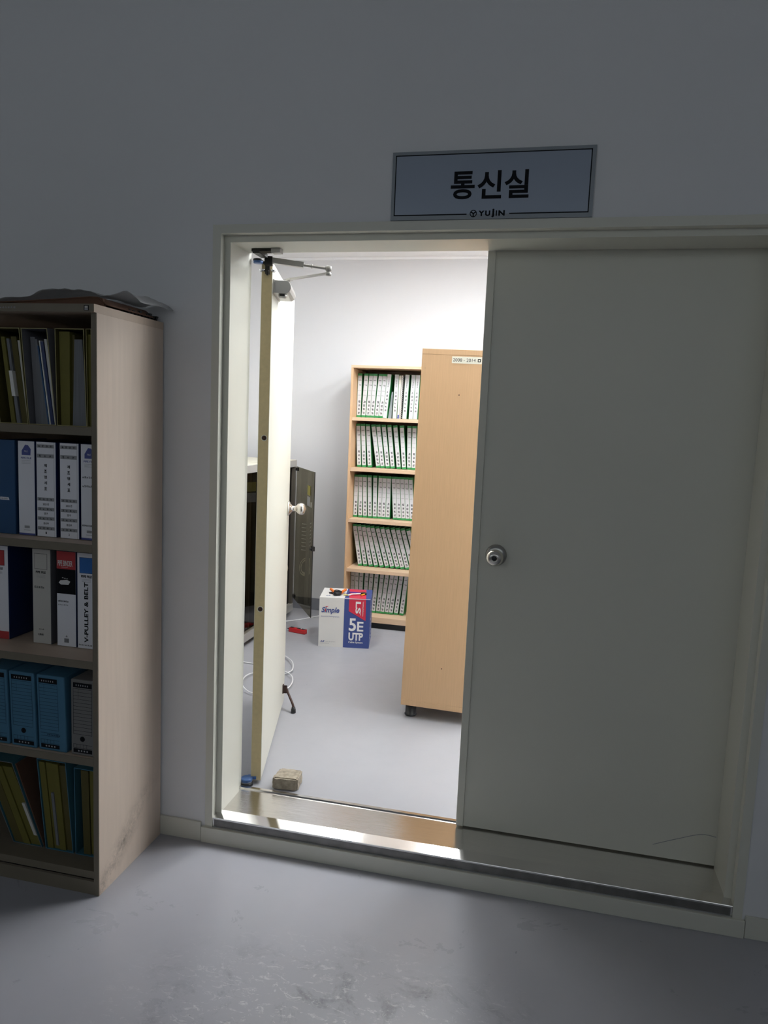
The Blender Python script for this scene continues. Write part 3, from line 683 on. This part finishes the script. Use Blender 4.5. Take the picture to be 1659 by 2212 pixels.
folder('slim olive folder beside the bright yellow one', -.3075, -.303, -.305, -.297, zi, .27, -.362, .22, 'yellow_dk', group=F1)
folder('bulging stack of grey papers in the upright box', -.301, -.250, -.2935, -.268, zi, .256, -.368, .22, 'paper_grey', 'papers', 'paper_bundle', group=F1)
folder('small olive folder behind the grey papers', -.2475, -.2452, -.2665, -.2545, zi, .27, -.355, .22, 'yellow_dk', group=F1)
folder('yellow folder inside the narrow yellow box', -.2385, -.2260, -.2425, -.2295, zi, .27, -.376, .22, 'yellow', group=F1)

# bottom shelf: teal open boxes with yellow folders
z5 = .0738; h5 = .315; y5 = -.31
G5 = 'open teal card boxes on the bottom shelf'; F5 = 'yellow folders in the bottom shelf boxes'
P = lambda x: px(x, y5)
open_box('open teal card box slumped far to the left on bottom shelf', P(-.520), P(-.412), P(-.640), P(-.520), z5, .285, y5, .27, 'teal_box', 'grey_card', G5)
open_box('open teal card box leaning slightly, middle of the bottom shelf', P(-.398), P(-.296), P(-.428), P(-.322), z5, h5, y5, .27, 'teal_box', 'sky_box', G5)
open_box('upright open teal card box against the right side panel', P(-.288), P(-.2052), P(-.292), P(-.2092), z5, h5-.012, y5, .27, 'teal_box', 'sky_box', G5)
zi = z5+.0023
folder('mustard folder lying at the left of the slumped box', P(-.516), P(-.484), P(-.619), P(-.590), zi, .255, y5+.004, .23, 'yellow_dk', group=F5)
folder('bright yellow folder in the middle of the slumped box', P(-.482), P(-.457), P(-.588), P(-.563), zi, .262, y5+.002, .23, 'yellow', group=F5)
folder('yellow folder with a cream strip on the slumped box right', P(-.455), P(-.4165), P(-.561), P(-.525), zi, .262, y5+.006, .23, 'yellow', group=F5, tab=(.14, .55, 'label_warm', .74))
folder('first yellow folder of the middle teal box', P(-.393), P(-.372), P(-.423), P(-.402), zi, .300, y5+.004, .23, 'yellow', group=F5)
folder('yellow folder behind a pale plastic strip in middle teal box', P(-.370), P(-.350), P(-.400), P(-.379), zi, .300, y5+.007, .23, 'yellow', group=F5, tab=(.05, .66, 'paper_grey', .62))
folder('third yellow folder of the middle teal box', P(-.348), P(-.326), P(-.377), P(-.354), zi, .300, y5+.004, .23, 'yellow', group=F5)
folder('mustard folder against the middle teal box right wall', P(-.324), P(-.302), P(-.352), P(-.328), zi, .295, y5+.009, .23, 'yellow_dk', group=F5)
folder('olive folder in the upright teal box', P(-.262), P(-.238), P(-.272), P(-.245), zi, .292, y5+.006, .23, 'yellow_dk', group=F5)
folder('yellow folder against the upright teal box right wall', P(-.236), P(-.209), P(-.243), P(-.214), zi, .292, y5+.01, .23, 'yellow', group=F5)

# brown kraft wrapped parcel sheets lying on the slumped box gap
b = MB(); b.hexa(P(-.4080), P(-.4045), P(-.512), P(-.508), y5+.004, y5+.24, z5+.0005, z5+.28, 'cardboard')
tag(b.build('cardboard_sheet'), 'brown cardboard sheet leaning between the slumped and middle teal boxes', 'cardboard')

# on top of the bookcase
def warped(x0, x1, y0, y1, zfun, nx, ny, thick, mt):
    b = MB(); vs = []; fs = []
    for s_ in (0, 1):
        for j in range(ny+1):
            for i in range(nx+1):
                x = x0+(x1-x0)*i/nx; y = y0+(y1-y0)*j/ny; vs.append((x, y, zfun(x, y)-(thick if s_ else 0)))
    K = (nx+1)*(ny+1); idx = lambda s_, i, j: s_*K+j*(nx+1)+i
    for j in range(ny):
        for i in range(nx):
            fs.append((idx(0, i, j), idx(0, i+1, j), idx(0, i+1, j+1), idx(0, i, j+1))); fs.append((idx(1, i, j), idx(1, i, j+1), idx(1, i+1, j+1), idx(1, i+1, j)))
    for i in range(nx): fs.append((idx(0, i+1, 0), idx(0, i, 0), idx(1, i, 0), idx(1, i+1, 0))); fs.append((idx(0, i, ny), idx(0, i+1, ny), idx(1, i+1, ny), idx(1, i, ny)))
    for j in range(ny): fs.append((idx(0, 0, j), idx(0, 0, j+1), idx(1, 0, j+1), idx(1, 0, j))); fs.append((idx(0, nx, j+1), idx(0, nx, j), idx(1, nx, j), idx(1, nx, j+1)))
    b.add(vs, fs, mt, True); return b
def zc(x, y):
    t = (x+.95)/.72
    return HS+.004+.006+.026*max(0, min(1, t))**2*(1-max(0, (x+.245)/.03)*.9)
b = warped(-.98, -.213, -.33, -.06, zc, 28, 6, .004, 'cardboard')
b.poly_y([(-.97, HS), (-.97, HS+.006), (-.60, HS+.008), (-.40, HS+.022), (-.262, HS+.031), (-.226, HS+.027), (-.218, HS+.0)], -.328, -.318, 'cardboard')
tag(b.build('cardboard_sheet'), 'brown folded cardboard lying on top of the left bookcase', 'cardboard')
from mathutils import noise as mnoise
def film_z(x, y):
    e = max(0, 1-abs((x+.58)/.62)**4)
    base = HS+.046+.030*max(0, 1-abs((x+.43)/.16)**2)+.022*max(0, 1-abs((x+.20)/.10)**2)
    return base*1.0+.012*mnoise.noise(Vector((x*9, y*9, 0)))+.005*mnoise.noise(Vector((x*30, y*30, 3)))-(.030*max(0, (x+.205)/.045))-(.02 if x < -.9 else 0)
b = warped(-.98, -.165, -.22, -.014, film_z, 70, 18, .0015, 'film')
tag(b.build('plastic_wrap'), 'cloudy crumpled plastic wrap on top of the left bookcase', 'plastic wrap')
b = MB(); rnd = random.Random(9)
for i in range(9):
    y_ = -.20+i*.0205; b.hexa(-.238, -.222, -.236, -.214, y_, y_+.012, HS, HS+.012+rnd.random()*.010, 'black')
b.box(-.24, -.220, -.205, -.02, HS, HS+.004, 'black')
tag(b.build('comb_strip'), 'black toothed plastic strip under the wrap on the bookcase top', 'plastic strip')

# ------------------------------------------------------------------ inner room: beech bookcase with binders
BX0, BX1, BY0, BY1, BZ0, BZ1 = -.2645, .5355, 2.60, 2.95, .145, 1.933
bc = thing('bookcase', 'pale wooden bookcase of green binders against the back wall', 'bookcase', ((BX0+BX1)/2, (BY0+BY1)/2, ZF))
part(bc, 'side_panel', lambda b: b.box(BX0, BX0+.016, BY0, BY1, BZ0, BZ1-.018, 'wood'), .001)
part(bc, 'side_panel', lambda b: b.box(BX1-.016, BX1, BY0, BY1, BZ0, BZ1-.018, 'wood'), .001)
part(bc, 'top_board', lambda b: b.box(BX0, BX1, BY0-.002, BY1, BZ1-.0175, BZ1, 'wood_h'), .001)
part(bc, 'back_panel', lambda b: b.box(BX0+.016, BX1-.016, BY1-.006, BY1, BZ0, BZ1-.018, 'wood_dark'))
IS = [1.557, 1.208, .849, .497]
for z in IS: part(bc, 'shelf', lambda b: b.box(BX0+.0165, BX1-.0165, BY0+.002, BY1-.006, z, z+.024, 'wood_h'), .001)
part(bc, 'base_board', lambda b: b.box(BX0+.0165, BX1-.0165, BY0+.002, BY1-.006, .146, .187-.0005, 'wood_h'), .001)
part(bc, 'plinth', lambda b: b.box(BX0+.02, BX1-.02, BY0+.03, BY1-.03, ZF, BZ0, 'black'), .001)
setp(bc)

# apparent pixel columns of each binder (in the wooden bookcase), converted to metres on the spine plane
fpx = 1597.43
def ray(u, v): return fw+(u-829.5)/fpx*rt-(v-1106)/fpx*up
CO = Vector((1.124, -2.355, 1.5493))
def on_y(u, v, Y):
    d = ray(u, v); return CO+d*((Y-CO.y)/d.y)
SY = 2.715
ROWS = [
 ('top', IS[0]+.0245, 730, 805, 900, [(215, 262, 198, 248), (288, 335, 252, 300), (342, 383, 303, 344), (385, 428, 346, 379), (437, 486, 381, 425), (488, 530, 427, 474), (532, 578, 476, 516),
    (622, 662, 592, 635), None, None, (735, 778, 697, 745), (803, 842, 768, 810), (850, 892, 812, 862)]),
 ('second', IS[1]+.0245, 730, 918, 1012, [(190, 240, 205, 255), (247, 297, 258, 308), (300, 350, 318, 368), (362, 407, 415, 460), (412, 462, 462, 510), (470, 520, 515, 565), (532, 580, 568, 618),
    (598, 645, 635, 685), (668, 718, 692, 742), (750, 800, 745, 795), (808, 855, 797, 843)]),
 ('third', IS[2]+.0245, 730, 1025, 1120, [(167, 213, 162, 208), (220, 265, 217, 265), (272, 315, 270, 316), (322, 368, 322, 370), (383, 430, 375, 420), (440, 488, 425, 468), (490, 530, 470, 511), (532, 575, 513, 560),
    (583, 625, 597, 640), (628, 667, 642, 687), (670, 715, 690, 732), (718, 762, 735, 780), (765, 812, 782, 828)]),
 ('fourth', IS[3]+.0245, 730, 1135, 1225, [(142, 188, 218, 265), (190, 237, 275, 320), (243, 290, 335, 380), (295, 340, 395, 438), (342, 390, 455, 497), (400, 443, 515, 556), (450, 498, 572, 614), (503, 550, 628, 670),
    (563, 610, 682, 722), (620, 665, 735, 778), (675, 720, 790, 835), (732, 780, 848, 895)]),
 ('bottom', .1875, 730, 1240, 1330, [(118, 165, 108, 153), (175, 223, 160, 205), (232, 280, 210, 256), (290, 335, 260, 305), (345, 388, 309, 352), (398, 445, 356, 402), (455, 505, 407, 450), (510, 560, 453, 497), (565, 613, 500, 543),
    (615, 660, 547, 592), (668, 712, 600, 647), (722, 767, 658, 709)]),
]
BH = .303; BW = .0300; BD = .215
def proto_binder():
    protos = []
    for v in range(3):
        t = thing('box_file', '', 'binder', (0, 0, 0)); rnd = random.Random(20+v)
        b = MB(); a, c_ = -BW/2, BW/2
        b.box(a, c_, 0, .003, 0, BH, 'green'); b.box(a, a+.002, .003, BD, 0, BH, 'green'); b.box(c_-.002, c_, .003, BD, 0, BH, 'green'); b.build('cover', t)
        b = MB(); b.box(a+.0025, c_-.0025, .006, BD-.006, .003, BH-.006, 'paper'); b.build('pages', t)
        b = MB(); y = -.0006; top = .014 if v != 2 else .0
        b.box(a+.0012, c_-.0012, y, 0, .014 if v != 2 else .001, BH-top-.001, 'spine_in'); y -= .0003
        if v < 2:
            for i in range(3): glyph(b, a+.007+i*.006, BH-.045, .006, y, 'ink', rnd)
            b.box(a+.004, c_-.004, y, y+.0003, BH-.0478, BH-.0462, 'ink')
            glyph(b, -.004, BH-.078, .009, y, 'ink', rnd, .004); glyph(b, .005, BH-.079, .011, y, 'ink', rnd)
            for q in (.118, .150): 
                for i in range(4): glyph(b, a+.006+i*.0055, BH-q, .006, y, 'band', rnd)
            for i in range(4): glyph(b, .001, .108-i*.026, .0165, y, 'ink', rnd)
        else:
            for i in range(5): glyph(b, .0, BH-.04-i*.011, .008, y, 'ink', rnd)
            for i in range(6): glyph(b, .0, .18-i*.025, .013, y, 'ink', rnd)
        b.build('spine_label', t); protos.append(t)
    return protos
protos = proto_binder(); used = [False]*3
ORD = ['first', 'second', 'third', 'fourth', 'fifth', 'sixth', 'seventh', 'eighth', 'ninth', 'tenth', 'eleventh', 'twelfth', 'thirteenth']
SHN = {'top': 'topmost', 'second': 'second', 'third': 'middle', 'fourth': 'fourth', 'bottom': 'lowest'}
def sgn(n): return n
for row, zb_, ox, yt, yb_, lst in ROWS:
    yoff = 0
    cnt = -1; pb_ = pt_ = -9
    for i, e in enumerate(lst):
        if e is None: continue
        ta, tb, ba, bb = [ox+v/5.03 for v in e]
        slope = (i/12.0)*11
        Pt = on_y((ta+tb)/2, yt+slope, SY); Pb = on_y((ba+bb)/2, yb_+slope, SY)
        wlen = BW*(1.055 if row == 'fourth' else 1.02)
        xb = max(Pb.x, BX0+.0175+BW/2+.001, pb_+wlen); xt = max(Pt.x, BX0+.0175+BW/2+.001, pt_+wlen)
        if xb-Pb.x > .004: xt = max(xt, Pt.x+(xb-Pb.x)*.5)
        lean = math.atan2(xt-xb, BH*.98); pb_, pt_ = xb, xt
        vv = 2 if (row == 'top' and i >= 6) else (i % 2)
        if used[vv]: o = copy_tree(protos[vv])
        else: o = protos[vv]; used[vv] = True
        # keep the lower corner on the shelf
        o.rotation_euler = (0, lean, 0)
        wdt = (abs(tb-ta)+abs(bb-ba))/2/5.03
        lift = abs(math.sin(lean))*BW/2
        o.location = (xb, SY+random.uniform(-.003, .004), zb_+lift+.0005)
        cnt += 1; tilt = 'upright' if abs(lean) < .03 else ('leaning right' if lean > 0 else 'leaning left')
        if vv != 2: o['label'] = f'{ORD[cnt]} white-spined green binder from the left, {SHN[row]} shelf of inner bookcase, {tilt}'
        else: o['label'] = f'{ORD[cnt]} white-labelled file from the left on the topmost inner bookcase shelf, {tilt}'
        o['group'] = f'green binders on the {SHN[row]} shelf of the wooden bookcase'
# spiral booklet, yellow-white file, grey bookend on the top shelf
def spine_at(ta, tb, ba, bb): 
    A = on_y(730+ta/5.03, 810, SY); B = on_y(730+tb/5.03, 810, SY); Cc = on_y(730+ba/5.03, 905, SY); D = on_y(730+bb/5.03, 905, SY); return Cc.x, D.x, A.x, B.x
zt1 = IS[0]+.0245
b0, b1, t0, t1 = spine_at(668, 690, 643, 663)
t = thing('booklet', 'thin pale yellow booklet between white file and spiral-bound book', 'booklet', ((b0+b1)/2, SY, zt1)); 
b = MB(); b.hexa(b0-t.location.x, b1-t.location.x, t0-t.location.x, t1-t.location.x, 0, .21, 0, .297, 'tape')
b.build('cover', t); b = MB(); rnd = random.Random(3)
for i in range(9): glyph(b, (t0+t1)/2-t.location.x-.001-(t0-b0)*(i+1)/11, .27-i*.026, .006, -.0008, 'band', rnd)
b.hexa(b0-t.location.x+.001, b1-t.location.x-.001, b0-t.location.x+.002, b1-t.location.x, -.0008, 0, .001, .028, 'logo_blue'); b.build('spine_print', t)
b0, b1, t0, t1 = spine_at(694, 726, 667, 694)
t = thing('spiral_book', 'black spiral-bound book with white page edge on topmost shelf', 'book', ((b0+b1)/2, SY, zt1)); X = t.location.x
b = MB(); b.hexa(b0-X, (b0+b1)/2-X-.001, t0-X, (t0+t1)/2-X-.001, .002, .20, 0, .298, 'paper'); b.build('pages', t)
b = MB(); b.hexa((b0+b1)/2-X, b1-X, (t0+t1)/2-X, t1-X, .002, .20, 0, .292, 'black'); b.build('cover', t)
b = MB()
for i in range(22):
    f = i/21; zc_ = .01+.275*f; xc = (b0+b1)/2-X+(t0-b0)*f+.001; b.box(xc-.0045, xc+.0045, -.004, .004, zc_-.002, zc_+.003, 'rack_grey')
b.build('spiral', t)
A = on_y(730+560/5.03, 843, SY+.02); B = on_y(730+612/5.03, 843, SY+.02); Cc = on_y(730+513/5.03, 905, SY+.02); D = on_y(730+594/5.03, 905, SY+.02)
b = MB(); b.hexa(Cc.x+.020, D.x-.008, A.x+.018, B.x-.008, SY+.02, SY+.16, zt1, zt1+.185, 'grey_card'); 
M['bookend'] = mat('grey_blue_card', lin((150, 158, 162)), .5)
b.mats = ['bookend']
tag(b.build('file_sorter'), 'plain grey-blue low file sorter in the gap on topmost shelf', 'file sorter')

# ------------------------------------------------------------------ tan bookcase standing end-on
cb = thing('bookcase', 'tall tan bookcase standing end-on behind the closed door', 'bookcase', (.47, 1.12, ZF))
def cbp(name, x0, x1, y0, y1, z0, z1, mt, bev=.001):
    b = MB(); b.box(x0, x1, y0, y1, z0, z1, mt); return b.build(name, cb, bev)
CW = .40; CL = .80; HC = 1.800
# local x = depth of the bookcase (its open front looks right), local y = its width, end panel faces the doorway
b = MB(); b.box(0, CW, 0, .018, .089, HC-.026, 'wood')
for hx_, hz_ in ((.186, 1.592), (.192, .270)): 
    b.lathe((hx_, .0002, hz_), (0, -1, 0), [(0, .0028), (.0004, .0027)], 'ink', 14)
b.lathe((.018, .0002, 1.71), (0, -1, 0), [(0, .0015), (.0004, .0014)], 'wood_dark', 10)
b.build('side_panel', cb)
cbp('side_panel', 0, CW, CL-.018, CL, .089, HC-.026, 'wood')
cbp('top_board', 0, CW, -.0008, CL, HC-.0255, HC, 'wood')
cbp('bottom_board', 0, CW, -.0008, CL, .062, .0885, 'wood')
cbp('back_panel', 0.002, .010, .018, CL-.018, .089, HC-.026, 'wood')
for z in (.42, .78, 1.13, 1.47): cbp('shelf', .012, CW-.01, .0185, CL-.0185, z, z+.022, 'wood')
for fx in (.045, CW-.045):
    for fy in (.045, CL-.045):
        b = MB(); b.lathe((fx, fy, .0), (0, 0, 1), [(0, .028), (.006, .031), (.010, .027), (.062, .027)], 'foot', 28); b.build('foot', cb)
b = MB(); b.box(.142, .281, -.0012, 0, 1.737, 1.768, 'tape')
face_text(b, '2008 - 2014', .147, .252, 1.745, 1.760, -.0016, 'ink')
b.box(.262, .276, -.0018, -.0012, 1.7455, 1.7595, 'ink'); b.box(.2655, .2725, -.0022, -.0018, 1.749, 1.756, 'tape')
b.build('year_label', cb)
cb.rotation_euler = (0, R(.85), 0); cb.location = (.4655, 1.12, ZF+.0035)

# ------------------------------------------------------------------ two network racks against the left wall
def rack(label, y0, y1, opened):
    x1, x0 = -.70, -1.45; zb_, zt_ = .155, 1.256
    t = thing('server_rack', label, 'rack', ((x0+x1)/2, (y0+y1)/2, ZF), 0, 'network racks by the left wall')
    ox, oy, oz = t.location
    def bb(name, lst, bev=.001):
        b = MB()
        for (a, c_, e, f, g, h, mt) in lst: b.box(a-ox, c_-ox, e-oy, f-oy, g-oz, h-oz, mt)
        return b.build(name, t, bev)
    bb('top_panel', [(x0, x1-.004, y0, y1, zt_-.012, zt_, 'rack_top')])
    bb('front_frame', [(x1-.03, x1, y0, y1, zt_-.050, zt_-.002, 'rack_grey'), (x1-.03, x1, y0, y1, zb_-.022, zb_+.030, 'rack_grey'),
       (x1-.03, x1-.002, y0, y0+.025, zb_+.030, zt_-.050, 'rack_rail'), (x1-.03, x1-.002, y1-.025, y1, zb_+.030, zt_-.050, 'rack_rail')])
    bb('side_panel', [(x0, x1-.03, y0, y0+.003, zb_, zt_-.012, 'rack_dark')]); bb('side_panel', [(x0, x1-.03, y1-.003, y1, zb_, zt_-.012, 'rack_dark')])
    bb('back_panel', [(x0, x0+.003, y0+.003, y1-.003, zb_, zt_-.012, 'rack_dark')]); bb('bottom_panel', [(x0, x1-.03, y0, y1, zb_-.01, zb_, 'rack_dark')])
    for yy in (y0+.05, y1-.07): bb('mounting_rail', [(x1-.09, x1-.07, yy, yy+.02, zb_, zt_-.012, 'rack_rail'), (x1-.14, x1-.13, yy+.005, yy+.03, zb_, zt_-.012, 'rack_rail')], 0)
    for cx_ in (x0+.08, x1-.08):
        for cy_ in (y0+.07, y1-.07):
            b = MB(); b.lathe((cx_-ox, cy_-oy-.012, .025), (0, 1, 0), [(0, .022), (.002, .025), (.022, .025), (.024, .022)], 'black', 20); b.box(cx_-ox-.012, cx_-ox+.012, cy_-oy-.018, cy_-oy+.018, .042, .0449, 'rack_grey'); b.build('caster', t)
    # smoked glass door hinged on the far side
    gw = y1-y0-.03; gz0, gz1 = .226, 1.208
    g = MB(); g.box(-.0025, .0025, -gw, 0, gz0-oz, gz1-oz, 'smoked'); d = g.build('glass_door', t); d.location = (x1+.008-ox, y1-.012-oy, 0)
    g = MB(); g.box(-.003, .003, -gw-.002, -gw, gz0-oz, gz1-oz, 'black'); g.build('edge_trim', d)
    for hz in (gz0+.01, gz1-.03):
        g = MB(); g.box(-.010, .006, -.035, .002, hz-oz, hz+.022-oz, 'black'); g.lathe((.007, -.015, hz+.011-oz), (1, 0, 0), [(0, .006), (.003, .005)], 'chrome', 12); g.build('hinge', d)
    g = MB(); g.box(-.004, .014, -gw-.004, -gw+.028, .58, .61, 'black'); g.lathe((-.006, -gw+.012, .592), (-1, 0, 0), [(0, .009), (.012, .008)], 'black', 14); g.build('lock', d)
    if opened:
        d.rotation_euler = (0, 0, math.atan2(.285, .464)); 
        g = MB(); g.box(.003, .0036, -gw*.80, -gw*.66, .94, 1.005, 'note_yellow'); g.box(-.0036, -.003, -gw*.80, -gw*.66, .94, 1.005, 'note_yellow'); n1 = g.build('yellow_note', d); n1['label'] = 'yellow note'
        g = MB(); g.box(-.0036, -.003, -gw*.80, -gw*.66, .865, .93, 'paper'); g.box(-.0036, -.003, -gw*.90, -gw*.85, .865, .90, 'tape'); g.build('white_note', d)
    return t
rack('far network rack with its smoked glass door swung open', 2.185, 2.775, True)
rack('near network rack with closed smoked glass door', 1.575, 2.165, False)
# patch leads inside the far rack, mirrored in its glass
b = MB()
for i in range(8):
    z = .78-i*.028; b.tube([(-.86, 2.766, z), (-.83, 2.744, z-.004), (-.79, 2.744, z-.004), (-.765, 2.766, z)], .0022, 'cable_white', 6, 4)
tag(b.build('patch_leads'), 'row of white patch leads along the far rack side', 'cable')['kind'] = 'stuff'
b = MB()
for i in range(7):
    rr = .045+.004*i; b.tube([(-.81+rr*math.cos(a*math.pi/6), 2.764-.0045*(i % 4), .45+rr*math.sin(a*math.pi/6)) for a in range(13)], .0022, 'cable_beige', 6, 3)
tag(b.build('cable_coil'), 'beige cable coil hanging inside the far rack', 'cable')

# ------------------------------------------------------------------ carton of network cable
an = R(11); bx = thing('cable_carton', 'white, navy and red carton of network cable on the inner floor', 'carton', (-.276, 2.085, ZF), an)
CWd, CDp, CH = .327, .275, .3245; SX = .160
b = MB()
b.box(0, SX, 0, CDp, 0.0005, CH, 'carton_white'); b.box(SX, CWd, 0, CDp, 0.0005, CH, 'carton_blue')
# side corrugation wear on the right face
rnd = random.Random(14)
for i in range(24):
    z = .02+rnd.random()*.29; yv = .06+rnd.random()*.19; b.box(CWd, CWd+.0004, yv, yv+.004+rnd.random()*.02, z, z+.003+rnd.random()*.012, 'print_white')
b.box(SX+.001, CWd, -.0004, .001, CH-.003, CH+.0006, 'print_white')
b.build('carton_body', bx, .002)
b = MB(); y = -.0012
b.add([(SX+.030, y, CH-.004), (SX+.138, y, CH-.004), (SX+.140, y, CH-.142), (SX+.030, y, CH-.082)], [(3, 2, 1, 0)], 'carton_red')
for f in b.f: pass
put_text(b, 'LS', (SX+.073, y-.0006, CH-.018), (0, 0, -.078), (.034, 0, 0), 'print_white', weight=.035)
put_text(b, 'Leading Solution', (SX+.117, y-.0006, CH-.018), (0, 0, -.094), (.008, 0, 0), 'print_white', weight=.02)
b.add([(SX+.102, y-.0006, CH-.094), (SX+.107, y-.0006, CH-.094), (SX+.107, y-.0006, CH-.112)], [(0, 1, 2)], 'print_white')
face_text(b, '5', SX+.034, SX+.080, .112, .196, y, 'print_white', weight=.02); face_text(b, 'E', SX+.087, SX+.128, .112, .176, y, 'print_white', weight=.02)
face_text(b, 'UTP', SX+.034, SX+.127, .050, .102, y, 'print_white', weight=.04); face_text(b, 'Cable System', SX+.034, SX+.127, .029, .044, y, 'print_white', weight=.02)
face_text(b, 'Simple', .014, .130, .216, .262, y, 'carton_blue', weight=.03, shear=.25); b.box(.0375, .0435, y-.0005, y, .232, .250, 'carton_red')
b.add([(.036, y-.0006, .266), (.060, y-.0006, .270), (.047, y-.0006, .262)], [(0, 1, 2)], 'carton_red')
face_text(b, 'Structured Cabling System', .014, .130, .196, .204, y, 'logo_blue', weight=.01)
face_text(b, 'LS', .014, .040, .030, .042, y, 'carton_blue', weight=.05, shear=.3); face_text(b, 'Cable & System', .043, .110, .031, .038, y, 'band'); b.box(.012, .07, y, y+.0003, .022, .0235, 'band')
b.build('printed_front', bx)
b = MB(); zt_ = CH+.0008
b.add([(SX+.030, .002, zt_), (SX+.138, .002, zt_), (SX+.125, CDp-.01, zt_), (SX+.012, CDp-.01, zt_)], [(0, 1, 2, 3)], 'carton_red')
put_text(b, 'LS', (.035, .045, zt_), (.03, 0, 0), (0, .022, 0), 'carton_blue', weight=.03, shear=.3); put_text(b, 'C&S', (.075, .04, zt_), (.03, 0, 0), (0, .02, 0), 'band')
b.lathe((.075, .13, zt_-.0005), (0, 0, 1), [(0, .030), (.0006, .030)], 'ink', 28)
b.build('top_print', bx)
# tools on the carton
def onbox(x, y, z=0): v = Matrix.Rotation(an, 3, 'Z') @ Vector((x, y, 0)); return (-.276+v.x, 2.085+v.y, ZF+CH+.002+z)
zt0 = ZF+CH+.001
t = thing('cable_stripper', 'black cable stripper with two orange grips on the carton top', 'tool', onbox(.105, .075), an)
b = MB(); b.lathe((0, 0, .001), (0, 0, 1), [(0, .024), (.004, .028), (.016, .028), (.020, .023), (.022, .012)], 'black', 28); b.box(-.022, .03, -.006, .012, .018, .026, 'black'); hd = b.build('head', t)
b = MB(); b.tube([(-.018, .012, .012), (-.030, .035, .016), (-.050, .080, .018)], .009, 'orange', 12); b.build('handle', t)
b = MB(); b.tube([(.024, .012, .012), (.034, .040, .016), (.048, .080, .018)], .009, 'orange', 12); b.build('handle', t)
b = MB(); b.tube([(-.02, .03, .024), (.0, .012, .030), (.022, .002, .026)], .003, 'black', 8); b.build('spring_arm', t)
t = thing('pliers', 'purple and amber handled pliers lying on the red carton top', 'tool', onbox(.262, .12), an)
b = MB(); b.tube([(0, 0, .006), (-.03, .012, .007), (-.085, .018, .007)], .0048, 'purple', 10); b.build('handle', t)
b = MB(); b.tube([(0, -.004, .006), (-.030, -.020, .007), (-.070, -.040, .007)], .0048, 'print_white', 10); b.build('handle', t)['label'] = 'white handle'
b = MB(); b.tube([(.022, .004, .006), (.015, -.02, .006), (.0, -.05, .006)], .005, 'orange2', 10); b.build('handle', t)['label'] = 'amber handle'
b = MB(); b.poly_y([(-.008, .001), (.03, .001), (.034, .008), (.02, .013), (-.006, .012)], -.012, .012, 'black'); b.build('jaw', t)
b = MB(); b.lathe((-.077, -.043, .007), (-.86, -.5, 0), [(0, .0046), (.004, .0046)], 'black', 10); b.build('handle_tip', t)
t = thing('cable_offcut', 'short yellow and white cable offcut on the carton edge', 'cable', onbox(.165, .06), an)
b = MB(); b.tube([(-.018, .004, .005), (0, 0, .006), (.012, .002, .005)], .004, 'note_yellow', 8); b.build('yellow_sleeve', t)
b = MB(); b.tube([(.012, .002, .005), (.03, .010, .006)], .0045, 'cable_white', 8, 1); b.build('white_sleeve', t)

# ------------------------------------------------------------------ red tester, cables, brick
t = thing('line_tester', 'red handheld line tester lying on the inner floor', 'tester', (-.500, 2.325, ZF+.001), R(-14))
b = MB(); b.hexa(-.066, .066, -.064, .064, -.017, .017, 0, .030, 'red_tool'); b.build('body', t, .004)
b = MB(); b.box(-.060, -.035, -.010, .010, .0300, .0312, 'black'); b.box(-.005, .058, -.010, .010, .0300, .0312, 'black'); b.build('face_panel', t)
b = MB(); b.lathe((.026, 0, .0312), (0, 0, 1), [(0, .006), (.003, .005)], 'chrome', 14); b.build('button', t)
b = MB(); b.tube([(-.064, -.002, .016), (-.085, -.002, .016)], lambda f: .006-.004*f, 'black', 10, 1); b.build('probe_tip', t)
b = MB()
b.tube([(-.66, 2.06, .122), (-.52, 1.95, .112), (-.42, 1.83, .106), (-.365, 1.754, .118), (-.31, 1.683, .122), (-.274, 1.608, .120), (-.262, 1.535, .114), (-.31, 1.48, .106), (-.39, 1.50, .106), (-.455, 1.44, .112), (-.462, 1.347, .120), (-.435, 1.248, .122), (-.387, 1.180, .118), (-.33, 1.150, .112),
        (-.25, 1.17, .108), (-.192, 1.25, .112), (-.182, 1.33, .120), (-.215, 1.43, .122), (-.272, 1.50, .118), (-.35, 1.56, .108), (-.46, 1.60, .105), (-.60, 1.62, .105)], .0032, 'cable_white', 8, 8)
tag(b.build('network_cable'), 'loose white network cable looped on the floor behind the open door', 'cable')
b = MB(); b.tube([(-.86, 2.45, .104), (-.72, 2.53, .104), (-.675, 2.558, .104), (-.59, 2.646, .104), (-.51, 2.765, .104), (-.46, 2.83, .104)], .0035, 'cable_white', 8, 6)
tag(b.build('network_cable'), 'straight white cable running from rack to behind the carton', 'cable')

import bmesh
bm = bmesh.new(); bmesh.ops.create_cube(bm, size=1.0)
bmesh.ops.bevel(bm, geom=bm.edges[:], offset=.07, segments=2, affect='EDGES')
bmesh.ops.subdivide_edges(bm, edges=bm.edges[:], cuts=9, use_grid_fill=True)
for v in bm.verts:
    x, y, z = v.co.x*.102, v.co.y*.088, v.co.z*.049
    if x < 0 and z > 0: x += .012*(z/.0235)*(y+.044)/.088
    p = Vector((x, y, z)); n = mnoise.noise(p*60)*.0022+mnoise.noise(p*160)*.0012
    if y < -.036 and z > .012: n -= .004*max(0, mnoise.noise(p*45+Vector((4, 4, 4))))
    v.co = p+v.normal*n
me = bpy.data.meshes.new('concrete_brick'); bm.to_mesh(me); bm.free(); me.materials.append(M['brick'])
o = bpy.data.objects.new('concrete_brick', me); C.objects.link(o); o.location = (.178, .298, ZF+.0245); o.rotation_euler = (0, 0, R(6))
tag(o, 'rough broken concrete brick on the floor behind the threshold', 'brick')
